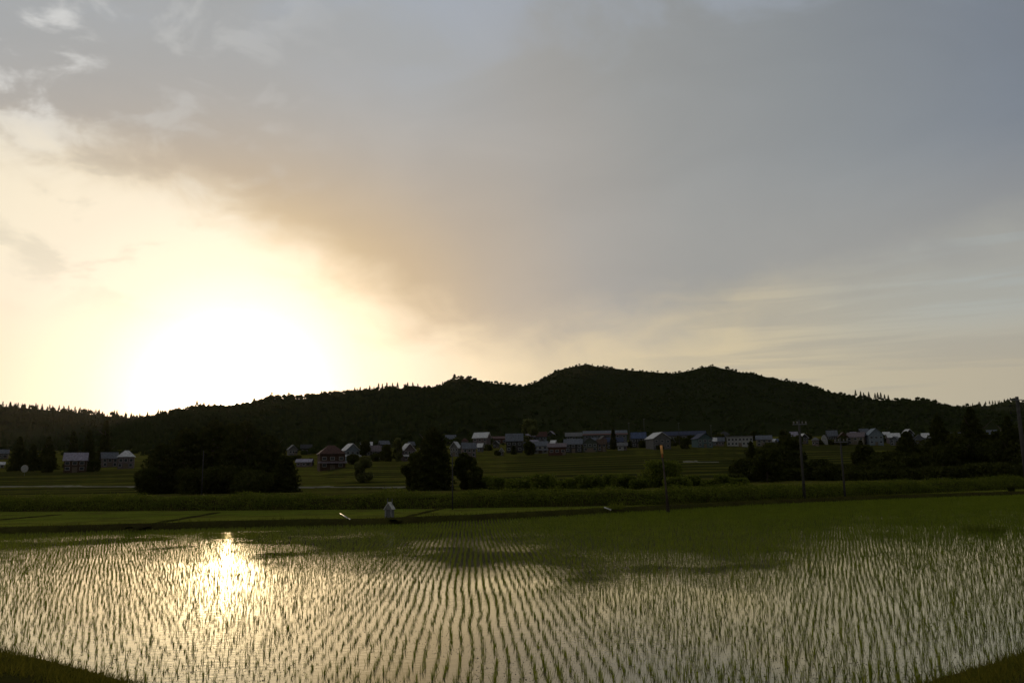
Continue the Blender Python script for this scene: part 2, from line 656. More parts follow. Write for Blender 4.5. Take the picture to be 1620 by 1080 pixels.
m_field = mat_ground('field_grass', (0.095, 0.115, 0.014), (0.125, 0.132, 0.018), (0.070, 0.066, 0.014), 0.03, 0.15)
m_bank = mat_ground('bank_soil', (0.034, 0.034, 0.008), (0.045, 0.042, 0.010), (0.03, 0.024, 0.009), 0.2, 0.6, 0.6)
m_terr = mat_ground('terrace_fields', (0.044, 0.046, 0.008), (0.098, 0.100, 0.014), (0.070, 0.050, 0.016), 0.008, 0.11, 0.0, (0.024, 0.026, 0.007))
m_mud = mat_plain('mud', (0.06, 0.045, 0.03), 0.9)

# the ground: one sheet from the back of the weedy bank to the horizon
ys_rel = np.concatenate([np.linspace(0, 60, 16), np.linspace(61, 470, 330), np.linspace(474, 620, 40), np.geomspace(640, 12000, 24)])
bx = E2[:, 0]
rows = []
qs = QS
y_start = None
# columns by slope
cols_y0 = []
for q in qs:
    # intersection of the column with the bank's back line (foot + 5 m)
    s = (q - 810) / F * cp
    yy = np.linspace(10, 400, 800)
    hit = yy >= yE2(s * yy) + 4.6
    cols_y0.append(yy[np.argmax(hit)] if hit.any() else 60)
cols_y0 = np.array(cols_y0)
for k in ys_rel:
    y = cols_y0 + k
    x = (qs - 810) / F * cp * y
    z = G(x, y)
    if k > 640:
        z = np.where(y > 1500, z - 0, z)
    rows.append(np.stack([x, y, z], 1))
ground = obj('ground', loft('ground', rows, m_terr))
tag(ground, kind='structure')

# mud bed below the paddy (also carries on behind the viewer)
bed = MB()
bv = [(-170, -60, -0.14), (190, -60, -0.14)] + [(p[0], p[1] + 0.5, -0.14) for p in E1[::-1]]
bed.add(bv, [tuple(range(len(bv)))])
tag(bed.build('paddy_bed', m_mud), kind='structure')

# water sheet
wv = [(-150, -8, 0), (150, -8, 0)] + [(p[0], p[1] + 0.35, 0) for p in E1[::-1]]
wm = MB()
wm.add(wv, [tuple(range(len(wv)))])
tag(wm.build('paddy_water', mat_water()), kind='structure')


def off(line, dist, z):
    """line shifted away from the viewer by dist"""
    t = np.gradient(line[:, :2], axis=0)
    nrm = np.stack([-t[:, 1], t[:, 0]], 1)
    nrm /= np.linalg.norm(nrm, axis=1)[:, None]
    o = line.copy()
    o[:, :2] += nrm * dist
    o[:, 2] = z
    return o


# bank along the far rim of the paddy
def jz(line, amp, s):
    line = line.copy()
    line[:, 2] += amp * vnoise(line[:, 0] * 0.8, line[:, 1] * 0.8, s)
    return line


def densify(line, n):
    d = np.concatenate([[0], np.cumsum(np.linalg.norm(np.diff(line[:, :2], axis=0), axis=1))])
    s = np.linspace(0, d[-1], n)
    return np.stack([np.interp(s, d, line[:, i]) for i in range(3)], 1)


E1d, E2d = densify(E1, 320), densify(E2, 320)
b_rows = [off(E1d, 0, -0.13), jz(off(E1d, 0.12, 0.02), 0.02, 2), jz(off(E1d, 0.35, 0.27), 0.05, 3), jz(off(E1d, 0.6, 0.33), 0.04, 4), jz(off(E1d, 1.0, 0.31), 0.03, 5), off(E1d, 1.3, 0.235)]
tag(obj('paddy_bank', loft('paddy_bank', b_rows, m_bank)), kind='structure')
# the strip of young green field behind it
fa, fb = off(E1d, 1.3, 0.235), off(E2d, 0.3, 0.235)
f_rows = [fa * (1 - t) + fb * t for t in np.linspace(0, 1, 10)]
field = obj('field', loft('field', f_rows, m_field))
tag(field, kind='structure')
# weedy bank
g_rows = [off(E2d, 0.3, 0.22), jz(off(E2d, 0.8, 0.55), 0.1, 6), jz(off(E2d, 1.5, 0.92), 0.14, 7), jz(off(E2d, 2.4, 1.0), 0.12, 8), jz(off(E2d, 3.3, 0.85), 0.1, 9), off(E2d, 5.2, 0.25)]
tag(obj('grass_bank', loft('grass_bank', g_rows, m_bank)), kind='structure')

# ------------------------------------------------------------------ near bank the photographer stands on
NB = [at_z(px, py, 0.42) for px, py in ((0, 1031), (70, 1046), (140, 1064), (205, 1081))] + \
     [at_z(px, py, 0.42) for px, py in ((330, 1120), (560, 1165), (840, 1185), (1100, 1170), (1330, 1125))] + \
     [at_z(px, py, 0.42) for px, py in ((1475, 1081), (1530, 1067), (1580, 1050), (1620, 1035))]
NB = np.array(NB)
d0, d1 = NB[0] - NB[3], NB[-1] - NB[-4]
d0, d1 = d0 / np.linalg.norm(d0), d1 / np.linalg.norm(d1)
NB = np.concatenate([[NB[0] + d0 * s for s in (70, 30, 12, 4)], NB, [NB[-1] + d1 * s for s in (4, 12, 30, 70)]])
NBd = densify(NB, 160)
inn = NBd.copy()
inn[:, :2] *= 0.72
inn[:, 2] = 0.85
inn2 = NBd.copy()
inn2[:, :2] *= 0.35
inn2[:, 2] = 1.0
beh = NBd.copy()
beh[:, 0] *= 0.6
beh[:, 1] = -40
beh[:, 2] = 1.0
n_rows = [off(NBd, 0.35, -0.13), jz(off(NBd, 0.2, 0.05), 0.04, 12), jz(NBd, 0.05, 13), jz(off(NBd, -0.5, 0.55), 0.06, 14), inn, inn2, beh]
tag(obj('near_bank', loft('near_bank', n_rows, m_bank)), kind='structure')

# grass on the near bank
m_grass = mat_leaf('bank_grass', (0.042, 0.048, 0.007), (0.085, 0.085, 0.012), 1.5, 0.35)
seg = NBd[:-1]
vis = [i for i in range(len(NBd)) if 6 < NBd[i, 1] < 30 and abs(NBd[i, 0]) < 16]
P0 = []
for _ in range(60000):
    i = vis[rng.integers(len(vis))]
    f = rng.beta(1.0, 1.6)
    p = NBd[i] + (NBd[min(i + 1, len(NBd) - 1)] - NBd[i]) * rng.random()
    k = 1 - 0.30 * f
    P0.append((p[0] * k, p[1] * k, 0.40 + 0.45 * min(1, f * 1.07)))
P0 = np.array(P0)
n = len(P0)
Vb, Fb = blades(P0, rng.uniform(0, 6.28, n), rng.uniform(0.2, 0.9, n), rng.uniform(0.05, 0.14, n) * np.where(rng.random(n) < 0.12, 1.9, 1.0), rng.uniform(0.006, 0.012, n))
tag(obj('grass', raw_mesh('near_grass', Vb, Fb, m_grass)), kind='stuff')

# tall weeds along the weedy bank
m_weed = mat_leaf('weeds', (0.046, 0.064, 0.009), (0.10, 0.118, 0.016), 0.6, 0.55)
n = 60000
i = rng.integers(0, len(E2d) - 1, n)
f = rng.random(n)
base = E2d[i] * (1 - f)[:, None] + E2d[i + 1] * f[:, None]
keep = (base[:, 1] < 130)
base = base[keep]
i = i[keep]
n = len(base)
lines = np.stack(g_rows)
u = rng.uniform(0, 4.2, n)
k = np.clip(u.astype(int), 0, 4)
fr = (u - k)[:, None]
base = lines[k, i] * (1 - fr) + lines[k + 1, i] * fr + (base - E2d[i])
clump = 0.5 + 0.7 * vnoise(base[:, 0] * 0.45, base[:, 1] * 0.45, 21) + 0.35 * vnoise(base[:, 0] * 1.3, base[:, 1] * 1.3, 22)
clump = np.clip(clump, -0.3, 1.4)
Vb, Fb = blades(base, rng.uniform(0, 6.28, n), rng.uniform(0.05, 0.8, n), rng.uniform(0.25, 0.75, n) * (0.5 + 0.6 * clump), rng.uniform(0.02, 0.05, n))
nl = 90000
il = rng.integers(0, n, nl)
Cl = base[il] + np.stack([rng.normal(0, 0.2, nl), rng.normal(0, 0.2, nl), rng.random(nl) ** 0.8 * (0.18 + 0.42 * np.clip(clump[il], 0, 2))], 1)
Vl, Fl = tri_leaves(Cl, 0.12, 0.3)
Vb, Fb = np.concatenate([Vb, Vl]), np.concatenate([Fb, Fl + len(Vb)])
tag(obj('tall_weeds', raw_mesh('tall_weeds', Vb, Fb, m_weed)), kind='stuff')

# short rice/grass blades over the green strip and along the far bank top
m_short = mat_leaf('short_grass', (0.068, 0.088, 0.010), (0.12, 0.13, 0.017), 0.45, 0.4)
n = 42000
i = rng.integers(0, len(E1d) - 1, n)
t = rng.random(n)[:, None]
jx = rng.random(n)[:, None]
base = (fa[i] * (1 - t) + fb[i] * t) * (1 - jx) + (fa[i + 1] * (1 - t) + fb[i + 1] * t) * jx
keep = base[:, 1] < 110
base = base[keep]
n = len(base)
Vb, Fb = blades(base, rng.uniform(0, 6.28, n), rng.uniform(0.05, 0.5, n), rng.uniform(0.05, 0.12, n) * (1 + 0.8 * np.clip(fbm(base[:, 0] * 0.3, base[:, 1] * 0.6, 92), -0.6, 1)), rng.uniform(0.01, 0.025, n))
tag(obj('field_grass', raw_mesh('field_grass', Vb, Fb, m_short)), kind='stuff')
n = 22000
i = rng.integers(0, len(E1d) - 1, n)
L2 = np.stack(b_rows)
k = rng.integers(1, 5, n)
t = rng.random(n)[:, None]
base = L2[k, i] * (1 - t) + L2[np.minimum(k + 1, 5), i] * t + (E1d[i + 1] - E1d[i]) * rng.random(n)[:, None] * [1, 1, 0]
keep = base[:, 1] < 110
base = base[keep]
n = len(base)
Vb, Fb = blades(base, rng.uniform(0, 6.28, n), rng.uniform(0.1, 0.9, n), rng.uniform(0.05, 0.15, n) * (1 + 1.3 * np.clip(vnoise(base[:, 0] * 0.7, base[:, 1] * 0.7, 91), 0, 1)), rng.uniform(0.012, 0.03, n))
tag(obj('bank_grass', raw_mesh('bank_grass', Vb, Fb, m_grass)), kind='stuff')

# small dividing ridges in the strip of field, and a farm road behind the weeds


def ridge(name, a, b, wd, hgt, mat):
    a, b = np.array(a), np.array(b)
    d = (b - a) / np.linalg.norm(b - a)
    s = np.array([-d[1], d[0], 0]) * wd
    rws = []
    for t in np.linspace(0, 1, 24):
        p = a + (b - a) * t
        hh = hgt * (0.9 + 0.2 * math.sin(t * 23))
        rws.append([p + s - [0, 0, 0.05], p + s * 0.4 + [0, 0, hh], p - s * 0.4 + [0, 0, hh], p - s - [0, 0, 0.05]])
    return tag(obj(name, loft(name, rws, mat)), kind='structure')


ridge('dividing_bank', at_z(205, 835, 0.235), at_z(345, 811, 0.235), 0.30, 0.07, m_bank)
ridge('dividing_bank', at_z(622, 823, 0.235), at_z(700, 804, 0.235), 0.30, 0.07, m_bank)
ridge('dividing_bank', at_z(-40, 826, 0.235), at_z(95, 814, 0.235), 0.30, 0.06, m_bank)
m_road = mat_plain('worn_concrete', (0.13, 0.12, 0.085), 0.95, 0.25, 0.4)
for (qa, qb, py_) in ((-150, 215, 770), (455, 640, 771), (1078, 1135, 731)):
    rws = []
    for q in np.linspace(qa, qb, 60):
        c = []
        dd_ = ground_pt(q, py_, 150)[1]
        for e, lift in ((-1.3, -0.1), (-1.0, 0.14), (1.0, 0.16), (1.3, -0.1)):
            y = dd_ + e
            x = float(x_of(q, y))
            c.append((x, y, float(G(x, y)) + lift))
        rws.append(c)
    tag(obj('road', loft('road', rws, m_road, False)), kind='structure')

# ------------------------------------------------------------------ hills
m_hill = mat_ground('hill_ground', (0.016, 0.020, 0.007), (0.020, 0.024, 0.008), (0.018, 0.020, 0.007), 0.01, 0.01)
main_sky = tab([(-100, 760), (60, 735), (110, 708), (150, 690), (180, 674), (210, 662), (232, 656), (270, 646), (310, 640), (352, 640), (390, 636), (430, 625), (470, 626), (520, 619), (560, 615),
                (600, 612), (640, 609), (680, 610), (700, 603), (712, 597), (725, 594), (750, 596), (765, 601), (790, 604), (830, 608), (845, 603), (862, 595), (880, 584), (905, 578), (932, 573),
                (945, 577), (1000, 583), (1050, 587), (1068, 588), (1090, 585), (1115, 579), (1135, 576), (1148, 580), (1162, 582), (1175, 586), (1200, 588), (1220, 594), (1240, 598), (1280, 605),
                (1292, 607), (1310, 614), (1350, 624), (1400, 629), (1450, 629), (1478, 629), (1495, 638), (1520, 643), (1560, 647), (1600, 650), (1700, 655), (2000, 640), (2400, 660)])
HILLS = []


def hill(name, q0, q1, nq, sky, D1, base_fn, tree_h, seed, back=350, nt=46):
    qs_ = np.linspace(q0, q1, nq)
    ts = np.concatenate([np.linspace(0, 1, nt), 1 + np.linspace(0, 1, 9)[1:]])
    d1 = np.array([D1(q) for q in qs_])
    b = np.array([base_fn(q) for q in qs_])          # (depth, z)
    zr = np.array([at_y(q, float(sky(q)), d)[2] for q, d in zip(qs_, d1)]) - np.array([float(tree_h(q)) for q in qs_]) * 0.75
    rws = []
    for t in ts:
        if t <= 1:
            d = b[:, 0] + (d1 - b[:, 0]) * t
            e = t ** 1.12
            z = b[:, 1] + (zr - b[:, 1]) * e
            x = x_of(qs_, d)
            amp = (zr - b[:, 1]) * 0.20 * np.clip(t * (1 - t) * 4, 0, 1)
            z = z + amp * fbm(x / 170, d / 240, seed, 4)
        else:
            d = d1 + back * (t - 1)
            z = zr - (zr - b[:, 1] + 15) * (t - 1) ** 1.3
            x = x_of(qs_, d)
        rws.append(np.stack([x, d, z], 1))
    o = obj(name, loft(name, rws, m_hill))
    tag(o, kind='structure')
    HILLS.append((qs_, np.array(rws[:nt + 3])))
    return np.array(rws)


def main_base(q):
    d = float(Dv(q)) + 105
    return d, float(G(x_of(q, d), d)) - 1.0


TH = tab([(0, 6), (700, 5.5), (840, 3.0), (1290, 3.0), (1340, 4.5), (2000, 5)])
D_main = tab([(-100, 520), (150, 640), (300, 820), (420, 1000), (700, 1080), (1300, 1100), (1500, 1050), (1700, 900), (2400, 800)])
left_sky = tab([(-700, 640), (-200, 634), (0, 638), (60, 643), (100, 647), (150, 652), (200, 656), (232, 657), (300, 662), (420, 680), (520, 700)])
right_sky = tab([(1380, 665), (1480, 650), (1520, 642), (1545, 639), (1580, 637), (1600, 631), (1620, 632), (1680, 628), (1800, 636), (2200, 640)])
h_main = hill('hill', -100, 2400, 420, main_sky, D_main, main_base, TH, 31)
h_left = hill('hill', -700, 520, 160, left_sky, tab([(-700, 1400), (520, 1400)]), lambda q: (700, 14.0), lambda q: 8.0, 47, 500, 30)
h_right = hill('hill', 1380, 2200, 120, right_sky, tab([(1380, 1900), (2200, 1900)]), lambda q: (1150, 30.0), lambda q: 8.0, 53, 500, 26)

# forest: thousands of crowns that read as one mass
m_forest = mat_leaf('forest', (0.020, 0.026, 0.007), (0.027, 0.033, 0.009), 0.012, 0.1)
ico_v = np.array([[0, 0, 1], [.894, 0, .447], [.276, .851, .447], [-.724, .526, .447], [-.724, -.526, .447], [.276, -.851, .447], [.724, .526, -.447], [-.276, .851, -.447], [-.894, 0, -.447], [-.276, -.851, -.447], [.724, -.526, -.447], [0, 0, -1]])
ico_f = np.array([[0, 1, 2], [0, 2, 3], [0, 3, 4], [0, 4, 5], [0, 5, 1], [1, 6, 2], [2, 7, 3], [3, 8, 4], [4, 9, 5], [5, 10, 1], [2, 6, 7], [3, 7, 8], [4, 8, 9], [5, 9, 10], [1, 10, 6]])


def surf_pts(A_, n, tmin=0.0):
    nt_, nq = A_.shape[:2]
    i = rng.integers(0, nt_ - 1, n)
    j = rng.integers(0, nq - 1, n)
    # weight by cell area
    e1 = np.linalg.norm(A_[i + 1, j] - A_[i, j], axis=1)
    e2 = np.linalg.norm(A_[i, j + 1] - A_[i, j], axis=1)
    a = e1 * e2
    keep = rng.random(n) < a / np.percentile(a, 97)
    i, j = i[keep], j[keep]
    u, v = rng.random((2, len(i)))
    p = (A_[i, j] * ((1 - u) * (1 - v))[:, None] + A_[i + 1, j] * (u * (1 - v))[:, None] + A_[i, j + 1] * ((1 - u) * v)[:, None] + A_[i + 1, j + 1] * (u * v)[:, None])
    return p, i / (nt_ - 1.0)


def project_many(Pn):
    q = Pn - [0, 0, H]
    d = q @ fw
    return 810 + F * (q @ rr) / d, 540 - F * (q @ uu) / d


def forest(name, A_, n, h_lo, h_hi, con, fine_t, clearings=(), hsc=None):
    p, t = surf_pts(A_, n)
    px, py = project_many(p)
    keep = (px > -250) & (px < 1870)
    for (x0, x1, y0, y1) in clearings:
        keep &= ~((px > x0) & (px < x1) & (py > y0) & (py < y1))
    p, t, px = p[keep], t[keep], px[keep]
    h = rng.uniform(h_lo, h_hi, len(p)) * (0.75 + 0.5 * rng.random(len(p)) ** 2)
    if hsc is not None:
        h = h * hsc(px)
    cfr = np.clip(con(px), 0, 1)
    is_con = rng.random(len(p)) < cfr
    Vs, Fs, o = [], [], 0

    def push(V, Fc):
        nonlocal o
        Vs.append(V)
        Fs.append(Fc + o)
        o += len(V)
    # round crowns
    b = p[~is_con]
    hb = h[~is_con]
    if len(b):
        k = len(b)
        rad = hb * rng.uniform(0.42, 0.62, k)
        jit = rng.uniform(0.72, 1.25, (k, 12, 1))
        V = b[:, None, :] + ico_v[None] * jit * np.stack([rad, rad, hb * 0.48], 1)[:, None, :] + np.stack([0 * hb, 0 * hb, hb * 0.5], 1)[:, None, :]
        push(V.reshape(-1, 3), (ico_f[None] + (np.arange(k) * 12)[:, None, None]).reshape(-1, 3))
        nl = np.where(t[~is_con] > fine_t, 40, 8)
        idx = np.repeat(np.arange(k), nl)
        dirs = rng.normal(size=(len(idx), 3))
        dirs /= np.linalg.norm(dirs, axis=1)[:, None]
        dirs[:, 2] = np.where(dirs[:, 2] < -0.3, -dirs[:, 2], dirs[:, 2])
        C = b[idx] + dirs * np.stack([rad, rad, hb * 0.5], 1)[idx] * rng.uniform(0.8, 1.12, (len(idx), 1)) + np.stack([0 * hb, 0 * hb, hb * 0.5], 1)[idx]
        push(*tri_leaves(C, 0.17 * hb[idx]))
    # conifers: three stacked skirts
    c = p[is_con]
    hc = h[is_con] * 1.3
    if len(c):
        k = len(c)
        ang = np.arange(7) / 7 * 2 * np.pi
        for (z0, z1, r_) in ((0.08, 0.6, 0.24), (0.36, 0.84, 0.17), (0.62, 1.0, 0.10)):
            rj = r_ * hc[:, None] * rng.uniform(0.7, 1.25, (k, 7))
            ring = np.stack([c[:, None, 0] + rj * np.cos(ang), c[:, None, 1] + rj * np.sin(ang), c[:, None, 2] + hc[:, None] * (z0 + rng.uniform(-0.05, 0.05, (k, 7)))], 2)
            tip = (c + np.stack([0 * hc, 0 * hc, hc * z1], 1))[:, None, :]
            V = np.concatenate([ring, tip], 1)
            fs = np.array([[a, (a + 1) % 7, 7] for a in range(7)])
            push(V.reshape(-1, 3), (fs[None] + (np.arange(k) * 8)[:, None, None]).reshape(-1, 3))
        idx = np.repeat(np.arange(k), 16)
        hh = rng.random(len(idx)) ** 1.3
        a = rng.uniform(0, 6.28, len(idx))
        rd = (1 - hh) * 0.25 * hc[idx] * rng.uniform(0.7, 1.15, len(idx))
        C = c[idx] + np.stack([rd * np.cos(a), rd * np.sin(a), hc[idx] * (0.08 + 0.88 * hh)], 1)
        push(*tri_leaves(C, 0.10 * hc[idx]))
    me = raw_mesh(name, np.concatenate(Vs), np.concatenate(Fs), m_forest)
    tag(obj('forest', me), kind='stuff')


con_main = tab([(0, 0.6), (230, 0.6), (330, 0.6), (390, 0.25), (560, 0.35), (680, 0.3), (700, 0.03), (1280, 0.02), (1340, 0.05), (1400, 0.2), (1500, 0.1), (1620, 0.4)])
forest('forest_main', HILLS[0][1], 70000, 3.2, 5.2, con_main, 0.9, [(1035, 1140, 668, 684), (1212, 1268, 674, 700), (1285, 1330, 680, 700), (1560, 1610, 676, 694)], tab([(0, 1.2), (700, 1.1), (840, 0.72), (1290, 0.72), (1340, 1.0), (2000, 1)]))
forest('forest_left', HILLS[1][1], 16000, 6.5, 9.5, lambda q: 0.75 + 0 * q, 0.86)
forest('forest_right', HILLS[2][1], 12000, 6.0, 9.0, lambda q: 0.4 + 0 * q, 0.86)

# ------------------------------------------------------------------ trees that stand by themselves
m_cedar = mat_leaf('cedar_leaves', (0.024, 0.028, 0.007), (0.042, 0.046, 0.010), 0.5, 0.2)
m_broad = mat_leaf('broad_leaves', (0.026, 0.031, 0.007), (0.048, 0.052, 0.011), 0.5, 0.25)
m_pale = mat_leaf('pale_leaves', (0.065, 0.075, 0.022), (0.11, 0.115, 0.035), 0.5, 0.35)
m_bark = mat_plain('bark', (0.06, 0.045, 0.035), 0.9, 0.3, 6)


def trunk_obj(h, r_, parent, limbs=5, top=0.9):
    mb = MB()
    mb.tube([(0, 0, -0.3), (0.02 * h, 0, h * 0.3), (0, 0.01 * h, h * 0.6), (0.01 * h, 0, h * top)], [r_ * 1.25, r_, r_ * 0.6, r_ * 0.12], 8)
    for k in range(limbs):
        a = k * 2.4 + random.random()
        z0 = h * random.uniform(0.25, 0.7)
        l_ = h * random.uniform(0.15, 0.28)
        mb.tube([(0, 0, z0), (math.cos(a) * l_ * 0.6, math.sin(a) * l_ * 0.6, z0 + l_ * 0.35), (math.cos(a) * l_, math.sin(a) * l_, z0 + l_ * 0.75)], [r_ * 0.4, r_ * 0.25, r_ * 0.06], 5)
    return mb.build('trunk', m_bark, parent, True)


def crown_broad(h, rad, n, mat, parent, z0=0.12, leaf=0.3):
    nb = 16
    cs, rs = [], []
    for k in range(nb):
        a = rng.uniform(0, 6.28)
        u_ = rng.uniform(0.0, 1.0)
        zz = z0 + (0.93 - z0) * u_
        env = math.sin(math.pi * min(1, max(0.06, 0.12 + 0.80 * u_))) ** 0.6
        d = rad * env * rng.uniform(0.25, 0.72)
        cs.append((d * math.cos(a), d * math.sin(a), h * zz))
        rs.append(rad * rng.uniform(0.30, 0.46))
    cs.append((0, 0, h * 0.85))
    rs.append(rad * 0.42)
    cs, rs = np.array(cs), np.array(rs)
    idx = rng.integers(0, len(cs), n)
    d = rng.normal(size=(n, 3))
    d /= np.linalg.norm(d, axis=1)[:, None]
    C = cs[idx] + d * (rs[idx] * rng.uniform(0.35, 1.08, n) ** 0.6)[:, None] * [1, 1, 1.0]
    C = C[(C[:, 2] > 0.15) & (C[:, 2] < h * 1.02)]
    V, Fc = tri_leaves(C, leaf)
    return obj('crown', raw_mesh('crown', V, Fc, mat), parent)


def crown_cone(h, rad, n, mat, parent, z0=0.08, leaf=0.3, power=0.8, round_top=0.0):
    lay = max(7, int(h / 0.9))
    u_ = rng.random(n) ** 1.25
    l_ = np.floor(u_ * lay) / lay + rng.normal(0, 0.25 / lay, n)
    l_ = np.clip(l_, 0, 0.995)
    env = (1 - l_) ** power
    if round_top:
        env = np.clip(1 - l_ ** (2.0 + round_top), 0, 1) ** 0.8
    a = rng.uniform(0, 6.28, n)
    lump = 0.80 + 0.2 * np.sin(a * 5 + l_ * 37) + 0.12 * np.sin(a * 3 - l_ * 61)
    rd = rad * env * lump * np.sqrt(rng.uniform(0.12, 1.0, n))
    C = np.stack([rd * np.cos(a), rd * np.sin(a), h * (z0 + (1 - z0) * l_) - 0.14 * rd], 1)
    C[:, 2] = np.maximum(C[:, 2], 0.1)
    V, Fc = tri_leaves(C, leaf)
    return obj('crown', raw_mesh('crown', V, Fc, mat), parent)


def tree(name, px, top, wpx, d, kind, label, cat='tree', group=None, mat=None, n=2600):
    x = float(x_of(px, d))
    z = float(G(x, d)) if d > yE2(x) + 5 else 0.3
    p = np.array([x, d, z])
    ppx, ppy = proj(p)
    x += (px - ppx) * d / F * cp
    topz = at_y(px, top, d)[2]
    h = max(0.8, topz - z)
    rad = wpx * d / F / cp / 2
    o = thing(name, label, cat, (x, d, z), rng.uniform(0, 6.28), group)
    lf = 0.0028 * d
    n = int(n * 1.9)
    if kind == 'cone':
        trunk_obj(h, 0.025 * h + 0.03, o, 4)
        crown_cone(h, rad * 1.12, n, mat or m_cedar, o, 0.05, lf)
    elif kind == 'dome':
        trunk_obj(h, 0.028 * h + 0.03, o, 5)
        crown_cone(h, rad * 1.05, n, mat or m_cedar, o, 0.03, lf, 0.8, 0.6)
    elif kind == 'broad':
        trunk_obj(h, 0.022 * h + 0.03, o, 6, 0.75)
        crown_broad(h, rad, n, mat or m_broad, o, 0.06, lf)
    else:
        trunk_obj(h, 0.02 * h + 0.02, o, 6, 0.6)
        crown_broad(h, rad, n, mat or m_broad, o, 0.03, lf)
    return o


GC = 'trees of the big dark clump below the sun'
tree('broadleaf_tree', 252, 700, 66, 198, 'dome', 'dark round tree at the left end of the big clump below the sun', group=GC, n=3200)
tree('broadleaf_tree', 290, 676, 92, 205, 'dome', 'dark broad tree second from the left in the clump below the sun', group=GC, n=4000)
tree('broadleaf_tree', 335, 663, 104, 208, 'dome', 'tallest dark tree in the middle of the clump below the sun', group=GC, n=4600)
tree('broadleaf_tree', 385, 664, 104, 203, 'dome', 'dark wide tree right of the tallest one in the clump below the sun', group=GC, n=4600)
tree('broadleaf_tree', 422, 684, 80, 200, 'dome', 'dark sloping tree near the right end of the clump below the sun', group=GC, n=3800)
tree('broadleaf_tree', 450, 718, 48, 195, 'dome', 'lowest dark tree at the right end of the clump below the sun', group=GC)
tree('broadleaf_tree', 362, 668, 80, 214, 'dome', 'dark tree filling the gap behind the two tallest trees of the clump below the sun', group=GC, n=3600)
tree('bush', 352, 738, 80, 192, 'bush', 'dark bush at the very middle of the foot of the big clump', 'bush', GC)
tree('bush', 232, 742, 44, 192, 'bush', 'dark bush at the left foot of the big tree clump below the sun', 'bush', GC)
tree('bush', 310, 742, 80, 189, 'bush', 'dark bush filling the foot of the clump left of its middle', 'bush', GC)
tree('bush', 395, 744, 86, 189, 'bush', 'dark bush filling the foot of the clump right of its middle', 'bush', GC)
tree('cedar_tree', 685, 674, 66, 183, 'dome', 'tall dark cedar with a rounded top standing alone by the fields', n=5200)
tree('broadleaf_tree', 655, 716, 42, 186, 'broad', 'lower dark tree leaning against the left side of the tall rounded cedar')
tree('broadleaf_tree', 734, 717, 44, 188, 'broad', 'lower green tree just right of the tall rounded cedar')
tree('bush', 752, 738, 30, 184, 'bush', 'low bush at the right foot of the tall rounded cedar group', 'bush')
tree('broadleaf_tree', 575, 722, 30, 231, 'broad', 'small loose green tree alone in the fields before the pale blue house', mat=m_pale)
tree('bush', 1045, 729, 74, 179, 'bush', 'wide green bush behind the leaning orange topped post', 'bush', n=2200, mat=m_weed)
GSH = 'low shrubs in the scrubby strip behind the weedy bank'
for k in range(26):
    pxs = 775 + k * 15.5 + rng.uniform(-6, 6)
    tree('shrub', pxs, 755 + rng.uniform(-5, 8), rng.uniform(30, 64), rng.uniform(160, 200), 'bush', 'low dark shrub in the scrubby strip behind the weedy bank, right of the rounded cedar', 'shrub', GSH, n=1100, mat=m_weed)
tree('bush', 1160, 751, 46, 192, 'bush', 'low dark bush at the left foot of the right hand tree belt', 'bush')
GR = 'trees of the belt on the right'
tree('cedar_tree', 1191, 697, 26, 252, 'cone', 'slender pointed tree at the left end of the right hand tree belt', group=GR)
tree('broadleaf_tree', 1224, 702, 57, 254, 'broad', 'dark leafy tree between the slender tree and the first concrete pole', group=GR, mat=m_broad, n=3200)
tree('broadleaf_tree', 1254, 689, 49, 256, 'broad', 'taller dark tree just left of the first concrete pole', group=GR, n=3200)
tree('bush', 1205, 744, 65, 243, 'bush', 'dark bush at the foot of the slender pointed tree', 'bush', GR)
tree('bush', 1250, 742, 73, 243, 'bush', 'dark bush at the foot of the tree beside the first concrete pole', 'bush', GR)
tree('bush', 1300, 727, 57, 248, 'bush', 'dark bush between the two concrete poles', 'bush', GR)
tree('bush', 1332, 742, 57, 243, 'bush', 'low dark bush behind the second concrete pole', 'bush', GR)
tree('broadleaf_tree', 1370, 706, 42, 252, 'broad', 'narrow dark tree right of the second concrete pole', group=GR)
tree('broadleaf_tree', 1398, 720, 57, 248, 'broad', 'broad low tree right of the narrow dark tree', group=GR)
tree('broadleaf_tree', 1440, 681, 47, 243, 'dome', 'rounded upright tree left of the tall pointed cedars', group=GR, n=3200)
tree('bush', 1418, 730, 65, 234, 'bush', 'dark bush at the left foot of the rounded upright tree', 'bush', GR)
tree('bush', 1466, 722, 52, 234, 'bush', 'dark bush between the rounded upright tree and the first tall cedar', 'bush', GR)
tree('cedar_tree', 1492, 653, 65, 238, 'cone', 'first tall pointed cedar from the left in the right hand belt', group=GR, n=4200)
tree('broadleaf_tree', 1522, 700, 55, 232, 'broad', 'lower dark tree between the two tallest cedars', group=GR)
tree('cedar_tree', 1546, 642, 75, 234, 'cone', 'tallest pointed cedar of the right hand belt', group=GR, n=4600)
tree('broadleaf_tree', 1578, 697, 60, 225, 'broad', 'lower dark tree between the tallest cedar and the pole at the right edge', group=GR)
tree('cedar_tree', 1604, 656, 52, 220, 'cone', 'dark cedar beside the pole at the right edge of the view', group=GR, n=3600)
tree('broadleaf_tree', 1640, 668, 86, 218, 'broad', 'dark tree cut off by the right edge of the view', group=GR, n=3200)
tree('bush', 1505, 738, 104, 220, 'bush', 'dark bush at the foot of the first tall pointed cedar', 'bush', GR, n=3000)
tree('bush', 1570, 732, 104, 216, 'bush', 'dark bush at the foot of the tallest pointed cedar', 'bush', GR, n=3000)
tree('bush', 1365, 744, 91, 234, 'bush', 'dark bush at the foot of the narrow tree right of the second pole', 'bush', GR)
tree('bush', 1440, 742, 91, 227, 'bush', 'dark bush at the foot of the rounded upright tree', 'bush', GR)
